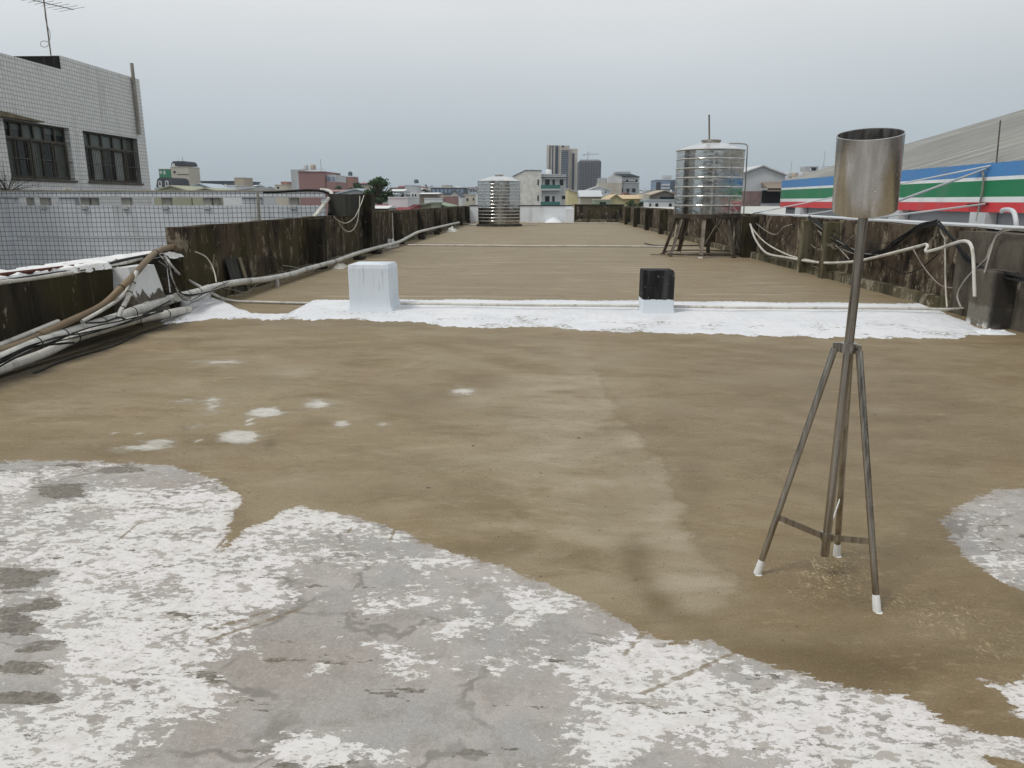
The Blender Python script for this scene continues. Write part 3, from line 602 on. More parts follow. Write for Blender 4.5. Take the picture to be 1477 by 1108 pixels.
# ------------------------------------------------------------------ short posts on the joint
def blockmat(name, cut, low, high, seed):
    t = NT(name); z = t.sep()[2]; v = t.noise(9, t.map(t.P, (1, 1, .12), loc=(seed, 0, 0)), det=4); f = t.noise(24, det=4, rough=.7); b = t.noise(3)
    e = t.ramp(t.math('ADD', z, t.math('MULTIPLY', t.math('SUBTRACT', f, .5), .05)), cut, cut + .006)
    lo = t.mix(t.ramp(v, .5, .8, 0, .12), low, tuple(x * .7 for x in low)); lo = t.mix(t.ramp(b, .4, .7, 0, .15), lo, (.7, .72, .74))
    if cut > 5: lo = t.mix(t.math('MULTIPLY', t.ramp(t.noise(1, t.map(t.P, (34, 34, 2.5)), det=4, rough=.7), .56, .64), t.ramp(z, .15, .55, .1, .6)), lo, (.40, .43, .46))
    hi = t.mix(t.ramp(v, .4, .7), high, tuple(x * 4 + .008 for x in high)); hi = t.mix(t.ramp(f, .66, .72, 0, .7), hi, (.25, .25, .24))
    t.bump(f, .35, .008)
    sp2 = t.noise(30, t.map(t.P, (1, 1, .6)), det=3)
    hi = t.mix(t.ramp(sp2, .67, .70, 0, .6), hi, (.4, .4, .39)) if cut < 5 else hi
    return t.fin(t.mix(e, lo, hi), .7, spec=.1)
def post(mb, x0, x1, y0, y1, z1, flare, rnd, seed, nz=14, ns=9):
    r = random.Random(seed); rings = []
    for j in range(nz + 1):
        s = j / nz; z = z1 * s
        fl = flare * max(0, 1 - z / .2) ** 2; ring = []
        sh = rnd * max(0, (z - (z1 - rnd)) / rnd) ** 2 * .55
        a, b, c, d = x0 - fl * .5 + sh * .3, x1 + fl + sh * -1, y0 - fl * .7 + sh * .4, y1 + fl * .4 - sh * .4
        rc = .016
        for cx, cy, w0 in ((b - rc, c + rc, -PI / 2), (b - rc, d - rc, 0), (a + rc, d - rc, PI / 2), (a + rc, c + rc, PI)):
            for k in range(4):
                w = w0 + PI / 2 * k / 3; ring.append((cx + rc * math.cos(w) + 0, cy + rc * math.sin(w), z))
        rings.append(ring)
    n = len(rings[0]); B = len(mb.v)
    for q in rings: mb.v += q
    for j in range(nz):
        for k in range(n): mb.f.append((B + j * n + k, B + j * n + (k + 1) % n, B + (j + 1) * n + (k + 1) % n, B + (j + 1) * n + k)); mb.sm.append(False)
    cx = sum(p[0] for p in rings[-1]) / n; cy = sum(p[1] for p in rings[-1]) / n; ci = len(mb.v); mb.v.append((cx, cy, z1 + .012))
    for k in range(n): mb.f.append((B + nz * n + k, B + nz * n + (k + 1) % n, ci)); mb.sm.append(True)
    return mb
o = post(MB(), -2.60, -2.04, 10.2, 10.85, .66, .06, .045, 2).build('roof_post', blockmat('post_white', 9, (.66, .71, .755), (.7, .76, .8), 1), bevel=0)
tag(o, 'wide white painted concrete stub post standing on the left part of the white ridge', 'post')
o = post(MB(), 1.365, 1.78, 10.1, 10.5, .605, .03, .03, 3).build('roof_post', blockmat('post_black', .22, (.66, .71, .755), (.012, .012, .012), 4))
tag(o, 'narrow stub post with a charred black top and white base on the white ridge', 'post')

# ------------------------------------------------------------------ steel canister on a tripod
def tripod():
    t = thing('tripod_stand', 'steel canister open at the top on a rusty pole with three splayed legs', 'rain gauge', (1.165, 2.86, 0))
    top = Vector((1.158, 2.83, 1.43)); pole0 = Vector((1.165, 2.865, .10))
    ax = Vector((-.12, -.235, 1)).normalized(); R = .1065; Hc = .262
    c0 = oy(1246.5, 303, 2.80); c0 = Vector((c0.x, 2.80, c0.z))
    MB().tube([pole0, pole0.lerp(c0, .5), c0 + Vector((0, 0, .0))], .0165, 20).build('pole', M['steel'], t)
    mb = MB(); mb.lathe([(0, 0), (R - .003, 0), (R - .003, 0), (R, .003), (R, Hc - .001), (R, Hc - .001), (R - .0025, Hc), (R - .0025, Hc), (R - .003, Hc - .004)], c0, 72, ax)
    can = mb.build('canister', M['steel_can'], t)
    mb = MB(); mb.lathe([(R - .003, Hc - .003), (R - .003, .004), (R - .003, .004), (0, .004)], c0, 72, ax); mb.build('lining', M['steel_in'], can)
    mb = MB(); s = Vector((math.sin(.65), -math.cos(.65), 0)); s = (s - ax * s.dot(ax)).normalized(); sd = ax.cross(s)
    for h in (.13,): mb.lathe([(.0026, 0), (.0022, .0016), (0, .002)], c0 + s * (R - .0006) + ax * h, 8, s)
    mb.build('rivet', M['steel'], can)
    tz = oy(1224, 499, 2.86).z; hub = pole0.lerp(c0, (tz - .10) / (c0.z - .10))
    feet = [Vector((.908, 2.89, 0)), Vector((1.277, 2.61, 0)), Vector((1.30, 3.07, 0))]
    cl = MB()
    cl.lathe([(.030, -.018), (.030, -.018), (.030, .018), (.030, .018), (.017, .018)], hub, 24); cl.lathe([(.017, -.018), (.030, -.018)], hub, 24)
    for f in feet:
        d = (f - hub); d.z = 0; d.normalize(); cl.bar(hub + d * .02, hub + d * .055, .006, .036); 
    clamp = cl.build('clamp', M['steel'], t, bevel=.002)
    b = MB(); b.lathe([(.009, 0), (.009, .007), (.009, .007), (.0, .008)], hub + Vector((-.005, -.030, 0)), 6, (0, -1, 0)); b.build('bolt', M['steel'], clamp)
    for f in feet:
        d = (f - hub); d.z = 0; d.normalize(); a = hub + d * .047 + Vector((0, 0, -.004))
        leg = MB().tube([a, a.lerp(f, .5), f], .0125, 16).build('leg', M['steel'], t)
        dirv = (f - a).normalized()
        MB().tube([f - dirv * .066, f - dirv * .05, f + Vector((0, 0, .001))], [.0127, .0143, .0155], 14).build('white_foot', M['whitecap'], leg)
        # paint spill round the foot
        sp = MB(); sp.lathe([(0.0, .003), (.014, .0025), (.019, -.003)], (f.x + .003, f.y - .004, 0), 9); sp.build('paint_splash', M['whitecap'], leg)
    zb = .262
    for i, f in enumerate(feet):
        d = (f - hub); d.z = 0; d.normalize(); a = hub + d * .047; w = (a.z - zb) / a.z; q = a.lerp(f, w)
        pc = pole0.lerp(c0, (.17 - .1) / (c0.z - .1)) if i != 2 else pole0.lerp(c0, .09)
        MB().bar(Vector((q.x, q.y, zb if i < 2 else .30)), Vector((pc.x, pc.y, .185)) + d * .014, .004, .024 if i < 2 else .01).build('brace', M['steel'] if i < 2 else M['whitecap'], t)
    cl = MB(); pz = pole0.lerp(c0, .065); cl.lathe([(.0165, -.017), (.0225, -.017), (.0225, -.017), (.0225, .017), (.0225, .017), (.0165, .017)], (pz.x, pz.y, .187), 20); cl.build('lower_clamp', M['steel'], t)
tripod()

# ------------------------------------------------------------------ water tanks
def tank_prof(R, H, bands, dome):
    p = [(0, 0), (R * .98, 0), (R * .98, 0), (R, .02)]
    for i in range(bands):
        a = H * i / bands; b = H * (i + 1) / bands; e = .024
        p += [(R, a + e), (R, a + e), (R, b - e), (R, b - e), (R + .007, b - e * .75), (R + .013, b), (R + .007, b + e * .75), (R, b + e)]
    p = [q for q in p if q[1] < H - .02] + [(R, H - .03), (R + .02, H - .015), (R + .02, H), (R + .02, H)]
    d = []
    for i in range(9):
        s = i / 8; d.append((R * 1.01 * (1 - s) + .24 * s, H + dome * (1 - (1 - s) ** 1.4)))
    return p, d
def tank(name, label, c, R, H, bands, dome, extras):
    t = thing(name, label, 'water tank', c); p, d = tank_prof(R, H, bands, dome)
    b = MB().lathe(p, c, 72).build('tank_body', M['tank'], t)
    MB().lathe([(R * 1.02, H - .002)] + d, c, 72).build('tank_top', M['tank_top'], t)
    z = H + dome; MB().lathe([(.25, z - .01), (.25, z + .05), (.25, z + .05), (.27, z + .05), (.27, z + .075), (.27, z + .075), (.1, z + .1), (0, z + .1)], c, 28).build('hatch', M['steel'], t)
    if extras:
        w = math.radians(-63); q = Vector((c[0] + (R + .01) * math.cos(w), c[1] + (R + .01) * math.sin(w), 0))
        MB().tube([(q.x, q.y, c[2] + .02), (q.x, q.y, c[2] + H - .02)], .012, 8).build('seam', M['tank'], b)
        MB().tube([(c[0] - .05, c[1], c[2] + z), (c[0] - .1, c[1], c[2] + z + .74)], .022, 8).build('vent_pipe', M['iron'], t)
        x = c[0] + R * .93; y = c[1] - .2
        MB().tube(spline([(c[0] + .45, c[1] - .15, c[2] + z - .02), (x - .1, y, c[2] + H + .17), (x + .07, y, c[2] + H + .13), (x + .1, y, c[2] + H - .1), (x + .12, y - .02, c[2] - .1), (x + .16, y - .05, c[2] - .35)], 6), .018, 8).build('inlet_pipe', M['cable_g'], t)
    return t
TC = Vector((4.68, 22.0, 0))
tank('water_tank', 'ribbed stainless water tank raised on an iron stand at the right wall', (TC.x, TC.y, 1.13), .915, 1.72, 7, .2, True)
t = thing('tank_stand', 'dark iron stand of splayed angle legs under the raised stainless tank', 'stand', TC)
mb = MB(); mb.lathe([(.80, 1.04), (.92, 1.04), (.92, 1.04), (.92, 1.128), (.92, 1.128), (.80, 1.128), (.80, 1.128), (.80, 1.04)], TC, 40)
for k in range(5): x = -.7 + .35 * k; w = math.sqrt(.86 ** 2 - x * x); mb.box(TC.x + x - .03, TC.x + x + .03, TC.y - w, TC.y + w, 1.05, 1.12)
mb.build('top_ring', M['iron_d'], t)
F = []
for k in range(8):
    w = math.radians(-107 + 45 * k); a = TC + Vector((math.cos(w) * .86, math.sin(w) * .86, 1.05)); f = TC + Vector((math.cos(w) * 1.2, math.sin(w) * 1.2, 0))
    if f.x > 5.62: f.x = 5.62
    F.append((a, f)); r = Vector((math.cos(w), math.sin(w), 0)); s = Vector((-r.y, r.x, 0))
    mb = MB(); mb.bar(a + s * .015, f + s * .015, .10, .014, r); mb.bar(a - r * .025 - s * .022, f - r * .025 - s * .034, .014, .09, r)
    leg = mb.build('leg', M['iron'], t); MB().box(f.x - .05, f.x + .05, f.y - .05, f.y + .05, -.005, .03).build('foot_plate', M['whitecap'] if k in (0, 5) else M['iron_d'], leg)
for k in range(8):
    a, f = F[k]; a2, f2 = F[(k + 1) % 8]; m1 = a.lerp(a2, .32); m2 = a.lerp(a2, .68); l1 = a.lerp(f, .82); l2 = a2.lerp(f2, .82)
    MB().bar(l1, m2, .035, .01).build('brace', M['iron'], t); MB().bar(l2, m1, .035, .01).build('brace', M['iron'], t)
    MB().bar(f + Vector((0, 0, .07)), f2 + Vector((0, 0, .07)), .01, .03).build('foot_rail', M['iron_d'], t)
TB = (-2.55, 47.6, .12)
tank('water_tank', 'ribbed stainless water tank standing on the roof before the far whitewashed wall', TB, 1.30, 2.55, 13, .3, False)
o = MB().lathe([(0, 0), (1.4, 0), (1.4, 0), (1.42, .06), (1.4, .118), (1.4, .118), (0, .118)], (TB[0], TB[1], -.002), 40).build('round_slab', M['block_grey'])
tag(o, 'dark round base slab under the far stainless tank', 'slab')

# ------------------------------------------------------------------ pipes and cables
def pipe(name, label, cat, pts, r, mat, k=6, n=12, group=None, ties=(), collar=()):
    P = spline(pts, k) if k > 1 else [Vector(p) for p in pts]
    if ties or collar:
        c = P[0].copy(); t = thing(name, label, cat, c, group); MB().tube(P, r, n).build('pipe_run', M[mat], t)
        for f in ties:
            i = int(f * (len(P) - 2)); q = P[i]; d = (P[i + 1] - P[i]).normalized(); MB().lathe([(r + .001, -.006), (r + .006, -.004), (r + .006, .004), (r + .001, .006)], q, 14, d).build('wire_tie', M['cable'], t)
        for f in collar:
            i = int(f * (len(P) - 2)); q = P[i]; d = (P[i + 1] - P[i]).normalized(); MB().lathe([(r, -.06), (r + .008, -.06), (r + .008, -.06), (r + .008, .06), (r + .008, .06), (r, .06)], q, 16, d).build('coupling', M[mat], t)
        return t
    return tag(MB().tube(P, r, n).build(name, M[mat]), label, cat, group)
def onx(L, X): return [ox(x, y, X) for x, y in L]
def onz(L, z): return [oz(x, y, z) for x, y in L]
XP = -4.78
pipe('drain_pipe', 'long grey plastic pipe snaking along the left wall foot', 'pipe', onx([(662, 321), (644, 325), (623, 330), (603, 335), (589, 342), (573, 350), (538, 359), (514, 366), (489, 375), (469, 381), (440, 389), (423, 395), (383, 403), (346, 407), (314, 413), (286, 421), (270, 425), (256, 429)], XP), .052, 'pvc', 6, 14, None, (.5, .56, .6, .76, .83, .9, .96), (.3, .66, .87))
pipe('drain_pipe', 'thin white pipe beside the far tank, along the left wall foot', 'pipe', onz([(662, 323), (680, 324.2), (692, 325)], .05), .04, 'pvc_w', 4)
A = [(-60, 539), (0, 517), (61, 492), (99.5, 481), (168, 459), (203, 446), (254, 429.5), (272, 426)]
pipe('drain_pipe', 'thick grey pipe tied with black wire at the left edge', 'pipe', onx(A, -4.93), .062, 'pvc', 6, 16, None, (.28, .42, .56, .7, .86), (.78,))
B = [(-70, 556), (0, 533), (40, 519), (70, 507), (100, 492), (114, 485), (168, 469), (203, 460), (240, 453), (272, 446)]
pipe('drain_pipe', 'cream pipe under the thick grey one, ending in the white paint', 'pipe', onx(B[4:], -4.74), .052, 'pvc_w', 6, 16, None, (.2, .62, .85), ())
pipe('drain_pipe', 'short dirty cream pipe lowest at the left edge', 'pipe', onx(B[:5] , -4.74), .045, 'pvc_w', 6, 14)
pipe('conduit', 'brown flexible conduit climbing from the floor over the low wall cap', 'conduit', onx([(-60, 531), (0, 507), (45, 490), (97, 465), (146, 441.5)], -4.95) + [ox(175, 415, -4.82), ox(195, 395, -4.82), ox(213, 374.5, -4.92), ox(229, 361.5, -5.12), ox(246, 356.5, -5.3), ox(264, 355, -5.42)], .038, 'pvc_br', 6, 12, None, (.52, .78), (.24,))
pipe('conduit', 'mottled white pipe stub above the brown conduit at the left edge', 'pipe', onx([(-60, 520), (0, 498), (40, 482), (84, 464)], -5.08), .027, 'pvc_w', 4, 10)
pipe('conduit', 'grey conduit rising beside the white end pier', 'conduit', onx([(170, 458), (175, 447), (184, 430), (191, 411), (194, 400), (197, 392)], -4.79), .027, 'pvc', 5, 10, None, (.25, .5, .7))
pipe('conduit', 'thin grey conduit slung under the brown conduit', 'conduit', onx([(118, 464), (150, 446), (172, 431), (182, 420), (189, 408)], -4.86), .02, 'pvc', 5, 8)
pipe('conduit', 'white pipe lying on the edge of the low wall cap', 'pipe', [ox(-60, 420, -5.27), ox(0, 408, -5.27), ox(60, 400, -5.27), ox(120, 391, -5.27), ox(170, 381.5, -5.27), ox(204, 372.5, -5.27)], .026, 'pvc_w', 4, 10)
pipe('iron_rail', 'rusty red iron bar lying along the low wall cap', 'bar', [ox(-60, 404, -5.38), ox(0, 397.5, -5.38), ox(80, 388, -5.38), ox(168, 376.5, -5.38)], .026, 'rust', 3, 8)
def wires(lst, name='cable', cat='cable', group=None):
    for lab, pts, r, m in lst: pipe(name, lab, cat, pts, r, m, 6, 7, group)
wires([('black wire drooping below the thick pipes at the left edge', onx([(0, 524), (40, 503), (75, 497), (108, 494)], -4.7), .011, 'cable'),
 ('black wire looped along the cream pipe near the white end pier', onx([(124, 466), (150, 464.5), (172, 458), (190, 462), (220, 447), (246, 434)], -4.72), .010, 'cable'),
 ('black wire running along the rusty bar on the wall cap', [ox(0, 405, -5.3), ox(60, 396.5, -5.3), ox(120, 387, -5.3), ox(165, 377, -5.3), ox(205, 369, -5.3), ox(250, 361, -5.35)], .012, 'cable'),
 ('black cables matted over the wall end behind the brown conduit', [ox(150, 382, -5.26), ox(200, 371, -5.26), ox(238, 369, -5.2), ox(246, 381, -5.05), ox(252, 396, -4.95)], .014, 'cable'),
 ('pair of stray pale wires slanting from the cap to the grey conduit', [ox(158, 387, -5.24), ox(176, 395, -5.2), ox(192, 397, -5.1)], .007, 'cable_w'),
 ('white wire arching from the broken wall end to the floor pipe', [ox(281, 363, -5.15), ox(296, 370, -5.05), ox(305, 382, -4.95), ox(310, 396, -4.85), ox(312, 407, -4.8)], .011, 'cable_w'),
 ('grey hose running from the wall cap down to the white ridge', [ox(238, 370, -5.12), ox(247, 383, -4.95), oz(262, 398, .42), oz(290, 414, .28), oz(310, 425, .15), oz(326, 432, .08), oz(345, 435, .04), oz(368, 435.5, .03), oz(440, 437.5, .03), oz(502, 438, .05)], .02, 'pvc'),
 ('thin white tube lying parallel behind the grey hose on the brown floor', onz([(310, 434), (345, 434.3), (400, 436), (450, 437)], .015), .011, 'cable_w'),
 ('white conduit along the back edge of the white ridge', onz([(578, 438), (640, 438.5), (700, 439.5), (780, 440.5), (860, 440.8), (924, 441.5), (972, 442), (1050, 443.5), (1130, 444), (1220, 444.5), (1300, 445), (1380, 446), (1404, 441)], .10), .019, 'pvc_w'),
 ('white conduit crossing the roof in front of the far tank', onz([(588, 353.5), (640, 354), (720, 354.4), (762, 355), (830, 355), (900, 355.4), (962, 356)], .03), .026, 'pvc_w'),
 ('dark hose trailing to the tank stand feet', onz([(930, 351), (945, 354), (975, 354.5), (1010, 354)], .03), .018, 'cable'),
 ('thin rusty tube on the floor reaching the tank stand leg', onz([(938, 367), (964, 367.5), (1000, 367), (1060, 366)], .03), .016, 'pvc_br'),
 ('white tube across the roof before the far wall', onz([(760, 321.6), (830, 321.8), (894, 322)], .05), .03, 'pvc_w'),
 ('pale looped wire hanging down the tall pier, upper loop', [ox(525, 282, -4.9), ox(520, 296, -4.9), ox(511, 314, -4.95), ox(498, 322, -5.05), ox(486, 317, -5.15), ox(482, 313, -5.17)], .012, 'cable_w'),
 ('pale looped wire hanging down the tall pier, lower loop', [ox(519, 283, -4.9), ox(518, 302, -4.9), ox(514, 324, -4.92), ox(505, 334, -5.0), ox(495, 330, -5.1), ox(487, 318, -5.16)], .012, 'cable_w'),
 ('pale tube running down the left wall past the tall pier', [ox(565.5, 307, -5.15), ox(566, 320, -5.15), ox(567, 344, -5.12)], .022, 'cable_w'),
 ('thin white pipe rising beside the far tank', [oz(690, 325, .05), oz(690, 325, .05) + Vector((0, 0, 1.1))], .02, 'pvc_w')])
o = pipe('conduit', 'yellowed pipe slanting from the left wall up to a white bend over the tiled wall', 'pipe', [ox(452, 314, -5.3), ox(458, 307, -5.32), ox(468, 294, -5.4), ox(476, 284, -5.45), ox(478.5, 280, -5.5), ox(476, 276.5, -5.6), ox(470, 274.5, -5.75), ox(462, 274, -5.9)], .045, 'pvc_w', 6, 12)
pipe('cable', 'thick black cable humped along the top of the tiled wall', 'cable', [oy(380, 277.5, 19.1), oy(400, 277, 19.1), oy(430, 275, 19.1), (oy(448, 274.3, 19.1)), oy(462, 275.5, 19.1), oy(474, 279, 19.2)], .03, 'cable', 6, 8)
pipe('conduit', 'dark conduit hanging down the tiled wall by its corner', 'conduit', [oy(371, 277, 19.12), oy(372.5, 290, 19.12), oy(373.5, 326, 19.12)], .035, 'cable_g', 3, 8)
pipe('cable', 'bundle of dark cloth-wrapped cable at the corner of tiled wall and grey block', 'cable', [ox(477, 282, -5.44), ox(477, 294, -5.44), ox(476, 310, -5.4)], .06, 'cable', 3, 8)
# supports, rags and small things along the left wall
for i, (x, y, s, lab) in enumerate(((403, 413, .1, 'short grey pipe stub propping the long grey pipe'), )):
    q = oz(x, y, 0); o = MB().lathe([(.045, 0), (.045, .12), (.045, .12), (0, .12)], (XP + .02, q.y, -.002), 14).build('pipe_support', M['pvc']); tag(o, lab, 'support')
for x, y, w, lab in ((518, 371, .3, 'dark brick under the long grey pipe, nearest to the tall pier'), (543, 362, .26, 'dark brick under the long grey pipe, just beyond the tall pier'), (608, 339, .3, 'dark brick under the long grey pipe where it bends up'), (630, 334, .3, 'dark brick under the long grey pipe, farthest along')):
    q = ox(x, y, XP); o = MB().box(XP - .12, XP + .14, q.y - w * .6, q.y + w * .6, -.003, max(.06, q.z + .03)).build('pipe_support', M['brick_d'], bevel=.012); tag(o, lab, 'brick')
def rag(name, label, c, s, mat, seed, n=9):
    r = random.Random(seed); mb = MB(); H = [[(c[0] + s[0] * (i / n - .5), c[1] + s[1] * (j / n - .5), c[2] + s[2] * max(0, math.sin(PI * i / n) * math.sin(PI * j / n)) * (.4 + r.random() * .8)) for j in range(n + 1)] for i in range(n + 1)]
    for i in range(n):
        for j in range(n): mb.face([H[i][j], H[i + 1][j], H[i + 1][j + 1], H[i][j + 1]], True)
    return tag(mb.build(name, M[mat]), label, name.replace('_', ' '))
q = oz(468, 386, 0); rag('plastic_scrap', 'crumpled pale plastic scrap on the long grey pipe by the dark pier', (XP + .15, q.y, 0), (.3, .7, .1), 'cable_w', 3)
q = oz(650, 329, 0); rag('plastic_scrap', 'white crumpled plastic lying at the left wall near the far tank', (-4.5, 39, 0), (.5, 1.6, .25), 'pvc_w', 4)
q = oz(568, 343, 0); rag('plastic_scrap', 'grey crumpled bag behind the pipe at the wall foot', (-5.0, 25.6, 0), (.3, 1.6, .35), 'pvc', 5)
t = thing('wooden_board', 'dark board with a pale edge strip leaning on the brown left wall', 'board', (-5.1, 12.2, 0))
MB().obox((-5.02, 12.3, 0), (-.02, .55, 0), (-.02, 0, 0), (-.12, 0, .58)).build('panel', M['block_grey'], t)
MB().obox((-4.99, 12.78, .02), (-.01, .14, 0), (-.02, 0, 0), (-.12, 0, .54)).build('edge_strip', M['wood'], t)
t_ = MB(); r = random.Random(12)
for i in range(60):
    y = r.uniform(11, 14.5); x = r.uniform(-5.07, -4.9); a = r.uniform(-.04, .04); h = r.uniform(.06, .2); t_.face([(x, y, .0), (x + .006, y + .006, 0), (x + a, y + a, h)])
o = t_.build('dead_weeds', paint('dead_weed', (.16, .12, .07), .9)); tag(o, 'dry brown weeds at the foot of the brown left wall', 'weeds'); o['kind'] = 'stuff'

# right-hand cables
XW = 5.80
def rw(L, X=XW): return [ox(x, y, X) for x, y in L]
wires([('white flexible conduit sagging from the raised tank along the right wall', [ox(1079, 316, 5.75)] + rw([(1083, 326), (1088, 342), (1098, 358), (1110, 367), (1137, 372), (1165, 377), (1195, 379.5), (1232, 377.5), (1262, 371.5), (1290, 364.5), (1325, 355.5)], 5.62), .027, 'pvc_w'),
 ('thinner pale conduit beside the white one under the raised tank', rw([(1081, 322), (1090, 336), (1104, 350), (1120, 360), (1140, 369), (1160, 374), (1175, 377)], 5.66), .018, 'cable_w'),
 ('black cable bundle draped left of the pole on the right wall', rw([(1166, 313), (1180, 322), (1200, 340), (1222, 356), (1244, 364), (1266, 364), (1278, 358)]), .018, 'cable'),
 ('thick black cable bundle swagged up to the wall top right of the pole', rw([(1246, 367), (1272, 362), (1290, 350), (1312, 334), (1330, 325), (1352, 321)]), .02, 'cable'),
 ('second black cable hugging the swag right of the pole', rw([(1250, 372), (1275, 364), (1295, 351), (1318, 333), (1335, 326), (1354, 323)], 5.76), .016, 'cable'),
 ('black cable bundle falling from the wall top behind the white bent pipe', [ox(1352, 321, 5.62), ox(1364, 334, 5.60), ox(1380, 352, 5.6), ox(1398, 374, 5.58), ox(1420, 388, 5.58), ox(1450, 396, 5.55), ox(1490, 406, 5.5)], .022, 'cable'),
 ('pale cable slanting down from the two thin piers to the pole', rw([(1180, 333), (1195, 345), (1212, 360), (1225, 374)]), .012, 'cable_w'),
 ('grey wire sagging beneath the wall top left of the pole', rw([(1183, 338), (1200, 351), (1218, 361), (1236, 367), (1252, 368)]), .011, 'cable_g'),
 ('dark wire drooping under the flashing beside the raised tank', rw([(1090, 322), (1108, 335), (1120, 338), (1130, 328), (1142, 324)]), .012, 'cable_g'),
 ('white drop wire beside the ridge end on the right wall', [ox(1363, 345, 5.62), ox(1363.5, 375, 5.62), ox(1364, 410, 5.62), ox(1366, 443, 5.6)], .012, 'cable_w'),
 ('pale wires fanning from the swag top to the bent pipe', [ox(1354, 323, 5.6), ox(1358, 336, 5.6), ox(1364, 345, 5.6)], .010, 'cable_w'),
 ('brown cable looping over the thick right wall to the floor', [ox(1480, 333, 5.62), ox(1455, 332, 5.6), ox(1440, 340, 5.6), ox(1428, 358, 5.55), ox(1422, 374, 5.5), ox(1402, 393, 5.42), ox(1387, 412, 5.36), ox(1381, 428, 5.34), ox(1386, 443, 5.33)], .013, 'cable_g'),
 ('second brown cable looping from the wall top to the foot block', [ox(1490, 331, 5.62), ox(1465, 330, 5.6), ox(1447, 331, 5.6), ox(1436, 343, 5.58), ox(1428, 366, 5.5), ox(1420, 394, 5.36)], .012, 'cable_g'),
 ('pale wire along the thick right wall at the frame edge', [ox(1425, 389, 5.6), ox(1452, 394, 5.58), ox(1470, 404, 5.55), ox(1490, 410, 5.5)], .012, 'cable_w')])
pipe('conduit', 'white pipe bent over like a hook beside the foot block', 'pipe', [ox(1336, 363.5, 5.45), ox(1355, 358.5, 5.45), ox(1375, 351.5, 5.43), ox(1388, 348, 5.42), ox(1397, 349.5, 5.4), ox(1402, 358, 5.38), ox(1404, 375, 5.36), ox(1405, 400, 5.34), ox(1406, 428, 5.33)], .021, 'pvc_w', 6, 12)
pipe('conduit', 'white crook of pipe joining the sagging conduit to the hook pipe', 'pipe', [ox(1324, 356, 5.62), ox(1330, 354, 5.6), ox(1336, 352.5, 5.56), ox(1338, 356, 5.52), ox(1335, 361, 5.48), ox(1337, 363.5, 5.45)], .022, 'pvc_w', 6, 10)
rag('plaster_splash', 'spatter of white paint at the ridge end by the foot block', (5.3, 8.95, -.003), (.5, .35, .05), 'white', 8)

rr = random.Random(31)
LW = ['thin black wire straggling over the long grey pipe near the dark pier', 'thin black wire curling off the wall foot past the leaning board', 'loose wire loop hanging on the brown left wall before the dark pier', 'black wire running low along the left wall beyond the leaning board', 'fine wire snagged between the grey pipe and the brown wall']
for i, lab in enumerate(LW):
    y0 = 11.3 + i * 1.15; x = -5.17; P = []
    for k in range(6): P.append((x + (.12 + .28 * math.sin(k * .62)) * (1 if i != 2 else .15), y0 + k * .42, max(.02, (.55 if i == 2 else .22) * abs(math.cos(k * .7 + i)) * (1 - .1 * k) + rr.uniform(0, .06))))
    pipe('cable', lab, 'cable', P, .007 + .002 * (i % 2), 'cable' if i % 3 else 'cable_g', 6, 6)
RWL = ['thin black wire sagging under the right wall top nearest the raised tank', 'thin black wire looping low between the two thin piers', 'grey wire crossing the right wall behind the pole', 'thin black wire strung along the right wall beneath the flashing, beyond the swag', 'black wire hanging in a long shallow bow over the right wall base', 'fine pale wire tangled at the right wall behind the sagging conduit']
for i, lab in enumerate(RWL):
    a = 20.5 - i * 1.7; b = a - rr.uniform(2.2, 3.6); za, zb = rr.uniform(.75, 1.08), rr.uniform(.6, 1.05); dip = rr.uniform(.15, .5)
    P = [(5.78 - .06 * (i % 2), a + (b - a) * k / 7, za + (zb - za) * k / 7 - dip * 4 * (k / 7) * (1 - k / 7) + rr.uniform(-.02, .02)) for k in range(8)]
    pipe('cable', lab, 'cable', P, .009, 'cable' if i % 3 != 2 else 'cable_g', 6, 6)
pipe('cable', 'thin black wire lying along the floor by the two near pipes', 'cable', [(-4.5, 6.4, .012), (-4.56, 7.0, .012), (-4.5, 7.7, .012), (-4.62, 8.4, .012), (-4.55, 9.0, .03)], .008, 'cable', 6, 6)

rr = random.Random(77)
def strand(name, lab, pts, n, amp, r, mats, group):
    """A loose bundle: each strand is a cable of its own, wandering a little from the others."""
    for i in range(n):
        ph = rr.uniform(0, 6.28); P = [Vector(p) + Vector((-abs(rr.gauss(0, amp * .4)), 0, amp * math.sin(ph + j * 1.3) + rr.gauss(0, amp * .3))) for j, p in enumerate(pts)]
        pipe('cable', lab, 'cable', P, r * rr.uniform(.8, 1.25), mats[i % len(mats)], 6, 6, group)
strand('cable', 'thin black strand of the swag bundle right of the pole on the right wall', rw([(1248, 369), (1272, 362), (1292, 350), (1314, 334), (1332, 325), (1352, 321)], 5.74), 4, .035, .009, ['cable'], 'strands of the swag bundle')
strand('cable', 'thin black strand of the bundle drooping left of the pole', rw([(1168, 314), (1182, 325), (1202, 343), (1224, 358), (1246, 365), (1268, 362)], 5.72), 4, .045, .009, ['cable', 'cable_g', 'cable'], 'strands of the drooping bundle')
strand('cable', 'thin black strand falling from the wall top behind the hooked white pipe', [ox(1354, 322, 5.58), ox(1368, 338, 5.57), ox(1384, 357, 5.56), ox(1400, 376, 5.55), ox(1424, 389, 5.54), ox(1456, 397, 5.5), ox(1492, 408, 5.46)], 4, .035, .010, ['cable'], 'strands falling behind the hooked pipe')
strand('cable', 'thin dark wire tangled round the white end pier and pipes', [ox(232, 372, -5.0), ox(244, 384, -4.84), ox(250, 402, -4.78), ox(258, 420, -4.72), ox(272, 430, -4.68), ox(296, 424, -4.66), ox(330, 411, -4.68)], 5, .05, .007, ['cable', 'cable_g', 'cable'], 'wires tangled at the end pier')
